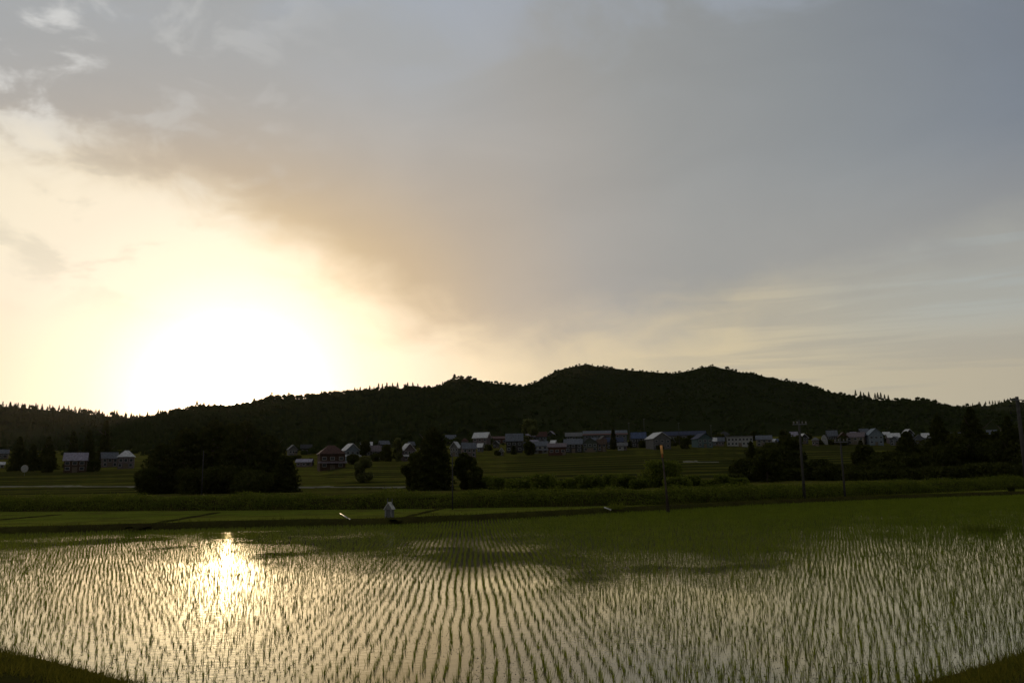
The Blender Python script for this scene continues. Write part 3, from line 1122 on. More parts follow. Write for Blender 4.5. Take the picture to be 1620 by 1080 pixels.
tree('bush', 1622, 735, 78, 209, 'bush', 'dark bush at the foot of the cedar by the right edge', 'bush', GR)
for k in range(30):
    pxs = 1186 + k * 15.5 + rng.uniform(-7, 7)
    if 1268 < pxs < 1284:
        continue
    hi = float(np.interp(pxs, [1180, 1262, 1285, 1345, 1400, 1460, 1520, 1660], [716, 704, 736, 736, 712, 708, 690, 682]))
    tree('broadleaf_tree', pxs, hi + rng.uniform(-6, 14), rng.uniform(40, 64), rng.uniform(225, 258), 'broad', 'low dark leafy tree filling in among the taller trees of the right hand belt', 'tree', 'low filling trees of the right hand belt', n=2200)
# trees among the houses
tree('broadleaf_tree', 840, 664, 32, 520, 'broad', 'pale green round tree on the slope above the dark grey house', mat=m_pale, n=1200)
tree('broadleaf_tree', 629, 690, 16, 372, 'broad', 'pale green narrow tree left of the house with the mauve gable', mat=m_pale, n=1000)
tree('broadleaf_tree', 577, 697, 20, 378, 'broad', 'green tree touching the right side of the pale blue house', n=1000)
tree('broadleaf_tree', 610, 704, 20, 372, 'broad', 'dark green tree right of the mauve roofed house', n=1000)
tree('bush', 838, 700, 20, 418, 'bush', 'dark green bush beside the dark grey house', 'bush', n=900)
tree('conifer_tree', 971, 679, 10, 445, 'cone', 'thin dark conifer before the long pink edged building', n=900)
tree('broadleaf_tree', 1085, 694, 16, 436, 'broad', 'dark shrubby tree before the long navy roofed building', n=900)
tree('broadleaf_tree', 1140, 688, 20, 470, 'broad', 'dark tree left of the white two storey block', n=900)
tree('broadleaf_tree', 1242, 680, 22, 475, 'broad', 'dark round tree left of the pale roofs by the first pole', n=900)
tree('conifer_tree', 28, 690, 30, 334, 'cone', 'dark conifer behind the traffic mirror at the far left', n=1600)
tree('conifer_tree', 50, 702, 26, 332, 'cone', 'shorter dark conifer right of the one behind the traffic mirror', n=1400)
tree('conifer_tree', 74, 690, 30, 336, 'cone', 'dark conifer left of the low brown house', n=1600)
tree('conifer_tree', 113, 682, 22, 349, 'cone', 'dark pointed conifer behind the low brown house', n=1400)
tree('conifer_tree', 138, 680, 26, 349, 'cone', 'dark conifer right behind the low brown house', n=1400)
tree('conifer_tree', 164, 664, 22, 370, 'cone', 'tall thin conifer behind the two mauve houses at the left', n=1400)
tree('bush', 76, 720, 26, 319, 'bush', 'small dark bush left of the low brown house', 'bush', n=900)
tree('bush', 148, 728, 20, 319, 'bush', 'green bush between the low brown house and the grey cottage', 'bush', n=900)
tree('bush', 452, 724, 20, 319, 'bush', 'green bush at the left of the pale low shed', 'bush', n=900)

GV = 'garden trees among the village houses'
for k, (pxs, pys) in enumerate([(q_, b_) for q_, b_ in zip(np.linspace(452, 1600, 58), np.interp(np.linspace(452, 1600, 58), [452, 545, 640, 720, 900, 1000, 1200, 1600], [742, 735, 729, 722, 715, 711, 706, 704]))]):
    pxs += rng.uniform(-9, 9)
    pys += rng.uniform(-13, 1)
    gp = ground_pt(pxs, pys)
    tree('garden_tree', pxs, pys - rng.uniform(6, 15), rng.uniform(8, 20), gp[1], 'bush' if k % 3 else 'cone', 'small dark garden tree standing among the village houses', 'tree', GV, n=500)

# a ragged few conifers that stand out on the ridges


def ridge_tree(px, top, d, kind, h, label, group):
    p = at_y(px, top, d)
    o = thing('conifer_tree' if kind == 'cone' else 'broadleaf_tree', label, 'tree', (p[0], p[1], p[2] - h), 0, group)
    mb = MB()
    mb.tube([(0, 0, -1.5), (0, 0, h * 0.5), (0, 0, h * 0.9)], [0.22, 0.15, 0.04], 6)
    mb.build('trunk', m_bark, o)
    if kind == 'cone':
        crown_cone(h, h * 0.30, 520, m_forest, o, 0.05, 0.6)
    else:
        crown_cone(h, h * 0.46, 800, m_forest, o, 0.02, 0.6, 0.8, 0.8)


gl = 'conifers on the far left ridge'
for px, top in ((5, 634), (17, 635), (29, 636), (60, 639), (67, 638), (79, 639), (94, 640), (101, 641), (109, 640), (119, 642), (127, 643), (140, 646), (152, 647)):
    ridge_tree(px, top, 1400, 'cone', rng.uniform(9, 12), 'small dark conifer in the ragged row on the far left ridge', gl)
gs = 'conifers left of the sun'
for px, top in ((297, 640), (312, 630), (323, 633), (331, 634), (340, 634), (283, 643), (257, 648)):
    ridge_tree(px, top, float(D_main(px)) - 4, 'cone', rng.uniform(7, 9), 'small dark conifer on the ridge just left of the sun', gs)
gm = 'conifers on the middle ridge'
for px, top in ((570, 611), (585, 609), (599, 605), (605, 606), (612, 604), (621, 605), (629, 604), (645, 604), (653, 604), (661, 606)):
    ridge_tree(px, top, float(D_main(px)) - 4, 'cone', rng.uniform(7, 9), 'small spiky conifer on the ridge right of the sun', gm)
ridge_tree(719, 591, float(D_main(719)) - 4, 'broad', 5.5, 'lone round tree standing up on the knoll in the ridge', None)
ridge_tree(402, 628, float(D_main(402)) - 4, 'broad', 8, 'first round tree on the ridge just right of the sun', None)
ridge_tree(430, 619, float(D_main(430)) - 4, 'broad', 9, 'larger round tree on the ridge right of the sun', None)
ridge_tree(457, 620, float(D_main(457)) - 4, 'broad', 8, 'second large round tree on the ridge right of the sun', None)
gr = 'conifers on the right hand shoulder'
for px, top in ((1353, 616), (1361, 618), (1366, 620), (1374, 619), (1384, 621), (1388, 620), (1393, 620), (1399, 623), (1405, 624)):
    ridge_tree(px, top, float(D_main(px)) - 4, 'cone', rng.uniform(6.5, 8.5), 'small dark conifer in the row on the right shoulder of the hill', gr)
gf = 'conifers on the far right ridge'
for px, top in ((1559, 634), (1565, 633), (1570, 633), (1574, 633), (1579, 633), (1588, 632)):
    ridge_tree(px, top, 1900, 'cone', rng.uniform(8, 10), 'tiny conifer in the row on the far right ridge', gf)
ridge_tree(1549, 635, 1900, 'broad', 9, 'lone round tree on the far right ridge', None)

# ------------------------------------------------------------------ houses
m_glass = mat_plain('window_glass', (0.03, 0.035, 0.04), 0.15, 0.1)
m_door = mat_plain('door_paint', (0.10, 0.08, 0.06), 0.6)
C_ = {'white': (0.42, 0.42, 0.40), 'pale blue': (0.24, 0.29, 0.33), 'mauve': (0.18, 0.14, 0.145), 'brown': (0.12, 0.075, 0.05), 'dark': (0.06, 0.058, 0.056),
      'grey': (0.18, 0.175, 0.17), 'cream': (0.27, 0.24, 0.19), 'red': (0.14, 0.055, 0.04), 'navy': (0.045, 0.055, 0.10), 'blue': (0.09, 0.12, 0.21), 'teal': (0.12, 0.18, 0.18),
      'silver': (0.46, 0.45, 0.44), 'lilac': (0.30, 0.27, 0.32), 'green': (0.10, 0.12, 0.095), 'rust': (0.15, 0.07, 0.05), 'pink': (0.42, 0.25, 0.23), 'slate': (0.14, 0.15, 0.17), 'orange': (0.5, 0.22, 0.07)}
C_ = {k: tuple(c * {'silver': 0.85, 'lilac': 0.62, 'slate': 0.55, 'grey': 0.5, 'mauve': 0.55, 'rust': 0.36, 'red': 0.4, 'brown': 0.42}.get(k, 0.48) for c in v) for k, v in C_.items()}
GH = 'houses of the village below the hill'


def house(name, x0, x1, ytop, ybase, kind, wall, roof, label, yaw=0, porch=None, nwin=3, storeys=2, depth=None, cat='house', flat=0.0, trim=None):
    pc = (x0 + x1) / 2
    g = ground_pt(pc, ybase)
    d = g[1]
    mpp = d / F / cp
    aw = (x1 - x0) * mpp
    ht = (ybase - ytop) * mpp
    ya = abs(math.sin(R(yaw)))
    W = aw / (abs(math.cos(R(yaw))) + 0.75 * ya)
    Dp = depth or min(max(W * 0.75, 3.0), 9.0)
    W = max(2.2, W - 1.0)
    o = thing(name, label, cat, (g[0], d + Dp * 0.4, g[2] - 0.05), R(yaw) - 0.85 * math.atan2(g[0], d), GH)
    wm_, rm_ = mat_plain('wall ' + wall, C_[wall], 0.8, 0.15, 1.2), mat_plain('roof ' + roof, C_[roof], 0.6, 0.3, 1.5)
    rh = ht * (flat or {'side': 0.36, 'gable': 0.36, 'hip': 0.36, 'long': 0.30}.get(kind, 0.34))
    we = ht - rh
    hw, hd = W / 2, Dp / 2
    ov = 0.55
    th_ = 0.16
    mb, rf = MB(), MB()
    mb.box(-hw, hw, -hd, hd, -0.6, we)
    if kind in ('side', 'long'):          # ridge along the front
        mb.add([(-hw, -hd, we), (-hw, hd, we), (-hw, 0, ht - th_)], [(0, 2, 1)])
        mb.add([(hw, -hd, we), (hw, hd, we), (hw, 0, ht - th_)], [(0, 1, 2)])
        sl_ = (ht - we) / hd
        for s in (-1, 1):
            a = [(-hw - ov, s * (hd + ov), we - ov * sl_), (hw + ov, s * (hd + ov), we - ov * sl_), (hw + ov, 0, ht), (-hw - ov, 0, ht)]
            rf.slab([(p[0], p[1], p[2] + 0.1) for p in (a if s < 0 else a[::-1])], th_)
    elif kind == 'gable':                 # gable end faces us
        mb.add([(-hw, -hd, we), (hw, -hd, we), (0, -hd, ht - th_)], [(0, 1, 2)])
        mb.add([(-hw, hd, we), (hw, hd, we), (0, hd, ht - th_)], [(0, 2, 1)])
        sl_ = (ht - we) / hw
        for s in (-1, 1):
            a = [(s * (hw + ov), -hd - ov, we - ov * sl_), (0, -hd - ov, ht), (0, hd + ov, ht), (s * (hw + ov), hd + ov, we - ov * sl_)]
            rf.slab([(p[0], p[1], p[2] + 0.1) for p in (a if s > 0 else a[::-1])][::-1], th_)
    elif kind == 'hip':
        rl = max(hw - hd, hw * 0.25)
        e = [(-hw - ov, -hd - ov, we), (hw + ov, -hd - ov, we), (hw + ov, hd + ov, we), (-hw - ov, hd + ov, we), (-rl, 0, ht), (rl, 0, ht)]
        e = [(p[0], p[1], p[2] + 0.05) for p in e]
        rf.add(e, [(0, 1, 5, 4), (1, 2, 5), (2, 3, 4, 5), (3, 0, 4), (3, 2, 1, 0)])
    elif kind == 'flat':
        rf.box(-hw - 0.3, hw + 0.3, -hd - 0.3, hd + 0.3, we, we + 0.45)
    elif kind == 'arch':
        n_ = 12
        pr = [(-hw * math.cos(math.pi * i / n_), we * 0.25 + (ht - we * 0.25) * math.sin(math.pi * i / n_)) for i in range(n_ + 1)]
        vs = [(a, -hd, b) for a, b in pr] + [(a, hd, b) for a, b in pr]
        rf.add(vs, [(i, i + 1, i + n_ + 2, i + n_ + 1) for i in range(n_)] + [tuple(range(n_, -1, -1)), tuple(range(n_ + 1, 2 * n_ + 2))])
        mb = MB()
        mb.box(-hw, hw, -hd, hd, -0.6, we * 0.25)
    mb.build('wall', wm_, o)
    ro = rf.build('roof', rm_, o)
    if trim:
        t_ = MB()
        t_.box(-hw - ov - 0.05, hw + ov + 0.05, -hd - ov - 0.25, -hd - ov - 0.03, we - 0.45, we + 0.35)
        t_.build('fascia', mat_plain('paint ' + trim, C_[trim], 0.6), ro)
    wh = min(1.15, we * 0.32)
    lv = [0.30 * we, 0.72 * we] if (storeys == 2 and we > 3.6) else [0.5 * we]
    if kind != 'arch':
        for zl in lv:
            for k in range(nwin):
                xc = -hw + W * (k + 0.5) / nwin + rng.uniform(-0.15, 0.15)
                if zl == lv[0] and k == nwin // 2 and len(lv) == 2:
                    continue
                ww = min(1.5, W / nwin * 0.55)
                f_ = MB()
                f_.box(xc - ww / 2 - 0.09, xc + ww / 2 + 0.09, -hd - 0.05, -hd + 0.05, zl - wh / 2 - 0.09, zl + wh / 2 + 0.09)
                fo = f_.build('window', mat_plain('window_frame', (0.35, 0.34, 0.32), 0.5), o)
                p_ = MB()
                p_.box(xc - ww / 2, xc + ww / 2, -hd - 0.08, -hd - 0.053, zl - wh / 2, zl + wh / 2)
                p_.build('pane', m_glass, fo)
        dm = MB()
        dw = W * 0.36 if 'garage' in label else min(0.9, W * 0.2)
        xc = -hw + W * ((nwin // 2) + 0.5) / nwin if len(lv) == 2 else hw - dw
        dm.box(xc - dw, xc + dw, -hd - 0.06, -hd + 0.04, -0.3, min(2.1, we * 0.75))
        dm.build('door', m_door, o)
    if 'front panel' in label:
        for xa, xb, cname in ((-0.15, 0.55, 'cream'), (0.56, 1.5, 'orange')):
            q_ = MB()
            q_.box(xa, xb, -hd - 0.14, -hd - 0.09, 0.2, we * 0.95)
            q_.build('front_panel', mat_plain('panel ' + cname, {'cream': (0.62, 0.5, 0.36), 'orange': (0.42, 0.17, 0.05)}[cname], 0.7), o)
    if porch:
        pm = MB()
        z1 = we * 0.50
        pm.slab([(-hw - 0.7, -hd - 1.5, z1 - 0.5), (hw + 0.7, -hd - 1.5, z1 - 0.5), (hw + 0.7, -hd - 0.01, z1 + 0.25), (-hw - 0.7, -hd - 0.01, z1 + 0.25)], 0.14)
        po = pm.build('porch_roof', mat_plain('roof ' + porch, C_[porch], 0.6, 0.3, 1.5), o)
        for s in (-1, 1):
            pp = MB()
            pp.box(s * hw - 0.08, s * hw + 0.08, -hd - 1.3, -hd - 1.14, -0.5, z1 - 0.5)
            pp.build('post', wm_, po)
    return o


HS = [
    # far left
    ('house', -8, 9, 711, 726, 'side', 'grey', 'slate', 'grey house cut off by the left edge of the view', 0),
    ('shed', -8, 4, 731, 740, 'side', 'white', 'silver', 'small pale shed in the field at the very left edge', 0),
    ('house', 46, 57, 712, 724, 'gable', 'grey', 'slate', 'small grey gable showing between the conifers at the far left', 20),
    ('house', 96, 130, 717, 747, 'side', 'brown', 'lilac', 'low brown house with a wide pale roof at the left', 0),
    ('house', 154, 182, 716, 739, 'side', 'mauve', 'slate', 'mauve cottage with a grey roof just left of the pale hipped roof', 12),
    ('house', 182, 208, 713, 741, 'hip', 'mauve', 'silver', 'mauve two storey house with a pale hipped roof at the left', 0),
    # around the big brown house
    ('house', 452, 470, 704, 720, 'gable', 'grey', 'slate', 'far grey house just right of the big tree clump', 15),
    ('house', 474, 492, 703, 718, 'side', 'dark', 'dark', 'far dark house between the grey one and the big brown one', 0),
    ('shed', 466, 493, 726, 738, 'side', 'mauve', 'lilac', 'low shed with a pale lilac roof right of the big tree clump', -6),
    ('house', 497, 544, 705, 743, 'hip', 'brown', 'rust', 'big two storey brown house with a rusty red roof', 10),
    ('house', 537, 568, 702, 729, 'gable', 'pale blue', 'silver', 'pale blue house with a bright sloping roof edge', 24),
    ('house', 572, 602, 705, 728, 'side', 'dark', 'mauve', 'dark house with a mauve roof right of the pale blue house', 14),
    ('house', 569, 588, 699, 712, 'side', 'grey', 'silver', 'far house with a flat pale roof behind the mauve roofed house', 0),
    ('house', 597, 616, 697, 711, 'side', 'dark', 'slate', 'far house with a blue grey roof up behind the dark green tree', 18),
    ('house', 631, 657, 702, 729, 'gable', 'mauve', 'silver', 'mauve gabled house with pale porch roof left of the rounded cedar', 24),
    # right of the cedar
    ('house', 704, 721, 688, 703, 'side', 'cream', 'slate', 'small far cream house right of the rounded cedar top', 0),
    ('house', 711, 730, 699, 722, 'gable', 'grey', 'silver', 'grey gabled house with a pale right roof edge beside the cedar', -24),
    ('house', 728, 754, 701, 724, 'side', 'mauve', 'slate', 'dark mauve house with a grey roof right of the rounded cedar', 10),
    ('house', 747, 777, 684, 706, 'side', 'mauve', 'silver', 'mauve house with a bright roof on the slope above the fields', -18),
    ('barn', 776, 803, 690, 702, 'long', 'rust', 'red', 'long low reddish barn on the slope', 0),
    ('shed', 789, 798, 708, 720, 'gable', 'white', 'silver', 'small white shed at the front of the village', 0),
    ('house', 800, 828, 686, 716, 'side', 'dark', 'slate', 'large dark grey house behind the small white shed', 0),
    ('house', 807, 826, 681, 696, 'side', 'grey', 'blue', 'far house with a blue grey roof above the large dark grey house', 0),
    ('house', 832, 850, 684, 700, 'side', 'dark', 'lilac', 'far house with a pale lilac roof below the pale green tree', 0),
    ('house', 848, 866, 683, 702, 'side', 'pale blue', 'rust', 'far bluish house with a dark red roof', 0),
    ('house', 842, 868, 698, 717, 'side', 'white', 'slate', 'white walled house with a grey roof and grey porch roof', 0),
    ('house', 864, 881, 682, 698, 'gable', 'dark', 'lilac', 'far dark house with a lilac gable roof', -14),
    ('barn', 867, 897, 701, 720, 'long', 'rust', 'mauve', 'reddish brown barn with a mauve roof at the village front', 0),
    ('house', 895, 922, 684, 700, 'side', 'green', 'grey', 'far grey green house with a plain grey roof', 0),
    ('house', 893, 923, 695, 716, 'side', 'dark', 'slate', 'dark house with a wide grey roof right of the reddish brown barn', 0),
    ('hall', 924, 993, 681, 700, 'long', 'slate', 'slate', 'long blue grey building with a pink edge along its roof', 0),
    ('house', 922, 947, 693, 715, 'gable', 'green', 'green', 'grey green gabled house with a wide dark garage', 0),
    ('house', 945, 961, 695, 714, 'side', 'brown', 'brown', 'narrow brown house right of the grey green gabled house', 0),
    ('house', 960, 988, 692, 710, 'side', 'dark', 'navy', 'dark house with a navy roof before the pink edged building', 0),
    ('shed', 977, 994, 700, 712, 'side', 'white', 'grey', 'small white shed before the right end of the pink edged building', 0),
    ('house', 1000, 1024, 684, 708, 'side', 'dark', 'blue', 'dark house with a blue roof left of the bright roofed house', 0),
    ('house', 1023, 1064, 684, 710, 'gable', 'grey', 'silver', 'grey house with a bright sloping roof behind the orange topped post', 28),
    ('hall', 1050, 1118, 682, 702, 'long', 'grey', 'navy', 'long hall with a navy roof beside the bright roofed grey house', 0),
    ('house', 1096, 1130, 686, 708, 'gable', 'teal', 'navy', 'teal walled house with a navy gable roof', 26),
    ('shed', 1127, 1138, 692, 705, 'side', 'slate', 'silver', 'small shed with a bright white roof right of the teal house', 0),
    ('block', 1153, 1194, 690, 706, 'flat', 'white', 'grey', 'white two storey flat roofed block right of the village middle', 0),
    ('house', 1199, 1224, 689, 706, 'side', 'cream', 'slate', 'cream house with a grey roof behind the right hand trees', 0),
    ('shed', 1216, 1233, 694, 704, 'side', 'white', 'blue', 'low blue roofed white shed above the leafy tree', 0),
    ('house', 1249, 1265, 683, 700, 'side', 'mauve', 'lilac', 'mauve house with a lilac roof by the first pole', 10),
    ('house', 1263, 1281, 686, 702, 'gable', 'dark', 'silver', 'dark house with a bright sloping roof right of the first pole', 26),
    ('greenhouse', 1300, 1312, 688, 703, 'arch', 'white', 'white', 'white round topped greenhouse between the two poles', 0),
    ('house', 1310, 1328, 681, 702, 'side', 'dark', 'slate', 'dark house with a grey roof right of the white greenhouse', 8),
    ('house', 1327, 1345, 684, 703, 'gable', 'brown', 'brown', 'brown house with an orange and cream front panel behind the second pole', 8),
    ('house', 1344, 1375, 684, 703, 'side', 'cream', 'mauve', 'cream house with a large mauve roof right of the second pole', -14),
    ('house', 1361, 1378, 678, 694, 'side', 'dark', 'slate', 'far dark house above the large mauve roof', 16),
    ('house', 1373, 1401, 678, 704, 'gable', 'pale blue', 'pale blue', 'pale blue two storey house with gabled roof on the right', 18),
    ('house', 1406, 1427, 685, 702, 'side', 'mauve', 'silver', 'mauve house with a short bright roof right of the pale blue one', 8),
    ('house', 1430, 1449, 679, 697, 'gable', 'dark', 'silver', 'dark house with a pale roof slope behind the rounded upright tree', 26),
    ('house', 1449, 1465, 687, 704, 'gable', 'slate', 'grey', 'small slate house with a pale gable left of the first tall cedar', 0),
    ('house', 1463, 1483, 685, 703, 'side', 'dark', 'silver', 'dark house with a pale roof touching the first tall cedar', 0),
    ('house', 1510, 1530, 684, 702, 'side', 'slate', 'slate', 'slate grey house seen between the two tallest cedars', 0),
    ('house', 1566, 1582, 680, 696, 'side', 'pale blue', 'slate', 'small pale blue house right of the tallest cedar', 0),
    ('house', 1581, 1594, 681, 698, 'gable', 'white', 'silver', 'small white house left of the cedar by the right edge', 16),
]
for hrow in HS:
    nm, x0, x1, yt, yb, kd, wl, rf_, lab, yw = hrow
    house(nm, x0, x1, yt, yb, kd, wl, rf_, lab, yw,
          porch={'big two storey': 'mauve', 'mauve gabled': 'silver', 'pale blue house': 'silver', 'white walled house': 'slate'}.get(next((k for k in ('big two storey', 'mauve gabled', 'pale blue house', 'white walled house') if lab.startswith(k)), ''), None),
          nwin=7 if kd in ('long', 'flat') and x1 - x0 > 40 else (2 if x1 - x0 < 18 else 3),
          storeys=1 if nm in ('shed', 'barn') else 2,
          cat={'house': 'house', 'shed': 'shed', 'barn': 'barn', 'hall': 'building', 'block': 'building', 'greenhouse': 'greenhouse'}[nm],
          flat=0.06 if kd == 'flat' else 0.0,
          trim='pink' if 'pink edge along' in lab else None)

for k in range(34):
    pxs = [650, 668, 690, 735, 760, 785, 812, 830, 845, 858, 876, 905, 940, 955, 1004, 1012, 1032, 1120, 1142, 1148, 1176, 1206, 1222, 1292, 1318, 1336, 1352, 1388, 1404, 1420, 1442, 1458, 1474, 1535][k]
    yb = float(np.interp(pxs, [640, 800, 1000, 1200, 1600], [712, 704, 699, 697, 695])) + rng.uniform(-2, 9)
    wd_ = rng.uniform(11, 20)
    house('house', pxs - wd_ / 2, pxs + wd_ / 2, yb - rng.uniform(10, 15), yb, ['side', 'gable', 'side', 'hip'][k % 4], ['dark', 'brown', 'grey', 'mauve', 'slate'][k % 5], ['slate', 'dark', 'lilac', 'rust', 'silver', 'grey'][(k * 7) % 6],
          'small dim house in the crowded back rows of the village, one of many alike', rng.uniform(-25, 25), nwin=2)

# ------------------------------------------------------------------ poles, post, mirror, hut, pipes
m_conc = mat_plain('concrete', (0.045, 0.042, 0.038), 0.85, 0.15, 4)
m_steel = mat_plain('galvanised_steel', (0.12, 0.12, 0.12), 0.5, 0.1, 8, 0.3)
m_black = mat_plain('black_rubber', (0.02, 0.02, 0.02), 0.6)
m_porc = mat_plain('porcelain', (0.14, 0.13, 0.12), 0.4)


def pole(px, py, top, wpx, label, d=None, z=0.25, arms=1, lean=0.0, side=False):
    p = at_z(px, py, z) if d is None else np.array([*at_y(px, py, d)[:2], float(G(at_y(px, py, d)[0], d))])
    tp = at_y(px - lean, top, p[1])
    h = tp[2] - p[2]
    r_ = wpx * p[1] / F / 2
    o = thing('utility_pole', label, 'utility pole', tuple(p), 0)
    mb = MB()
    mb.tube([(0, 0, -0.4), (0, 0, h * 0.5), (0, 0, h)], [r_ * 1.1, r_ * 0.9, r_ * 0.7], 12)
    mb.build('pole', m_conc, o, True)
    for k in range(arms):
        zz = h - 0.35 - k * 0.75
        a = MB()
        x0, x1 = (-0.55, 0.55) if not side else (-0.95, 0.35)
        a.box(x0, x1, -r_ - 0.09, -r_ - 0.01, zz - 0.04, zz + 0.04)
        ao = a.build('crossarm', m_steel, o)
        for xx in ((-0.48, -0.2, 0.2, 0.48) if not side else (-0.85, -0.45)):
            i_ = MB()
            i_.tube([(xx, -r_ - 0.05, zz + 0.04), (xx, -r_ - 0.05, zz + 0.10), (xx, -r_ - 0.05, zz + 0.22)], [0.03, 0.06, 0.05], 8)
            i_.build('insulator', m_porc if not side else m_black, ao, True)
    return o, h, r_


pole(1273, 788, 664, 4.2, 'thick weathered concrete pole standing left of the second pole in the right half', z=0.3, lean=8)
pole(1337, 786, 692, 3.2, 'thinner concrete pole standing right of the thick one, its top before the brown house', z=0.3, arms=1, lean=5)
o_, h_, r_ = pole(1626, 772, 627, 7.0, 'dark pole at the right edge with a row of insulators on its left side', z=0.3, arms=1, side=True)
for k in range(3):
    b_ = MB()
    zz = h_ - 1.0 - k * 0.75
    b_.tube([(-0.85, -0.1, zz), (-0.85, -0.1, zz + 0.1), (-0.85, -0.1, zz + 0.22)], [0.06, 0.1, 0.05], 8)
    b_.box(-0.85, 0, -0.06, -0.03, zz + 0.08, zz + 0.12)
    b_.build('insulator', m_black, o_)
pole(716, 804, 716, 2.2, 'thin weathered pole standing before the tall rounded cedar', z=0.3, arms=0)
pole(318, 800, 712, 1.7, 'thin dark pole standing before the big tree clump below the sun', z=0.3, arms=0)
for px, top, lab in ((996, 668, 'thin far pole behind the long pink edged building, leftmost of the village poles'), (1020, 662, 'taller thin far pole behind the dark house with a blue roof'), (1075, 668, 'thin far pole behind the long navy roofed hall'), (1126, 672, 'thin far pole behind the teal walled house')):
    pole(px, 700, top, 1.0, lab, d=470, arms=1)

# leaning marker post with an orange sleeve
b0 = at_z(1057, 803, 0.3)
tp = at_y(1046, 704, b0[1])
o = thing('marker_post', 'dark leaning post with a faded orange sleeve on its top', 'post', tuple(b0))
v = tp - b0
mb = MB()
rp = 3.6 * b0[1] / F / 2
mb.tube([(0, 0, -0.4), tuple(v * 0.3), tuple(v * 0.8)], [rp * 1.7, rp * 0.9, rp * 0.7], 10)
mb.build('shaft', mat_plain('dark_wood', (0.045, 0.035, 0.028), 0.85), o, True)
mb = MB()
mb.tube([tuple(v * 0.86), tuple(v * 0.93), tuple(v * 1.0)], [rp * 1.1, rp * 1.1, rp * 1.05], 10)
mb.build('sleeve', mat_plain('faded_orange', (0.62, 0.30, 0.10), 0.5), o, True)
mb = MB()
mb.tube([tuple(v * 0.79), tuple(v * 0.865)], [rp * 0.7, rp * 0.7], 10)
mb.build('band', mat_plain('rust_paint', (0.25, 0.08, 0.03), 0.6), o, True)

# round traffic mirror far left
d = float(ground_pt(39, 753, 150)[1])
c = at_y(39, 741, d)
gz = float(G(c[0], d))
o = thing('traffic_mirror', 'round grey traffic mirror on a post in the fields at the far left', 'traffic mirror', (c[0], d, gz))
mb = MB()
mb.tube([(0, 0.1, -0.4), (0, 0.1, c[2] - gz + 0.6)], 0.06, 8)
mb.build('post', m_steel, o)
rad = 5.8 * d / F
mb = MB()
for k, (rf_, dy) in enumerate(((1.0, 0.06), (1.0, -0.02), (0.88, -0.05), (0.5, -0.10))):
    pass
prof = [(rad, 0.08), (rad, -0.04), (rad * 0.9, -0.06)]
vs, fs = [], []
for r_, y_ in prof:
    vs += [(r_ * math.cos(2 * math.pi * j / 24), y_, c[2] - gz + r_ * math.sin(2 * math.pi * j / 24)) for j in range(24)]
for a in range(2):
    fs += [(a * 24 + j, a * 24 + (j + 1) % 24, (a + 1) * 24 + (j + 1) % 24, (a + 1) * 24 + j) for j in range(24)]
fs.append(tuple(range(23, -1, -1)))
mb.add(vs, fs)
mb.build('frame', mat_plain('mirror_frame', (0.28, 0.26, 0.22), 0.6), o, True)
mb = MB()
vs, fs = [], []
for r_, y_ in ((rad * 0.9, -0.062), (rad * 0.6, -0.10), (rad * 0.3, -0.125)):
    vs += [(r_ * math.cos(2 * math.pi * j / 24), y_, c[2] - gz + r_ * math.sin(2 * math.pi * j / 24)) for j in range(24)]
for a in range(2):
    fs += [(a * 24 + j, a * 24 + (j + 1) % 24, (a + 1) * 24 + (j + 1) % 24, (a + 1) * 24 + j) for j in range(24)]
fs.append(tuple(48 + j for j in range(24)))
mb.add(vs, fs)
mb.build('mirror_face', mat_plain('mirror_face', (0.22, 0.22, 0.21), 0.3), o, True)

# little gabled hut on the paddy bank
b0 = at_z(616, 819.5, 0.26)
d = b0[1]
mpp = d / F
o = thing('hut', 'tiny grey gabled hut standing on the far paddy bank', 'hut', tuple(b0), R(-10))
Wh, Hw, Ht = 11 * mpp, 15.5 * mpp, 24 * mpp
m_wood = mat_plain('grey_wood', (0.15, 0.15, 0.145), 0.8, 0.3, 9)
hw, hd = Wh / 2, Wh / 2 * 1.1
mb = MB()
mb.box(-hw, hw, -hd, hd, -0.1, Hw)
mb.add([(-hw, -hd, Hw), (hw, -hd, Hw), (0, -hd, Ht - 0.05)], [(0, 1, 2)])
mb.add([(-hw, hd, Hw), (hw, hd, Hw), (0, hd, Ht - 0.05)], [(0, 2, 1)])
mb.build('wall', m_wood, o)
rf = MB()
ov = 0.06
sl_ = (Ht - Hw) / hw
for s in (-1, 1):
    a = [(s * (hw + ov), -hd - ov, Hw - ov * sl_ + 0.03), (0, -hd - ov, Ht + 0.03), (0, hd + ov, Ht + 0.03), (s * (hw + ov), hd + ov, Hw - ov * sl_ + 0.03)]
    rf.slab((a if s > 0 else a[::-1])[::-1], 0.03)
rf.build('roof', mat_plain('tin_roof', (0.36, 0.35, 0.32), 0.45, 0.25, 8), o)
dm = MB()
dm.box(-hw * 0.55, -hw * 0.03, -hd - 0.02, -hd + 0.01, 0.03, Hw * 0.88)
dm.build('door', mat_plain('dark_boards', (0.09, 0.09, 0.09), 0.8), o)
dm = MB()
dm.box(hw * 0.03, hw * 0.55, -hd - 0.02, -hd + 0.01, 0.03, Hw * 0.88)
dm.build('door', mat_plain('dark_boards', (0.09, 0.09, 0.09), 0.8), o)
for s in (-1, 1):
    fm = MB()
    fm.tube([(s * 0.13, 0.05, Hw * 0.9), (s * 0.13, 0.05, Ht + 0.22)], 0.022, 6)
    fm.build('finial', m_wood, o)
sb = MB()
sb.box(-hw - 0.08, hw + 0.08, -hd - 0.08, hd + 0.08, -0.12, 0.03)
sb.build('plinth', m_conc, o)

# two pale pipes lying on the bank
m_pvc = mat_plain('white_plastic', (0.38, 0.37, 0.34), 0.4, 0.1, 6)


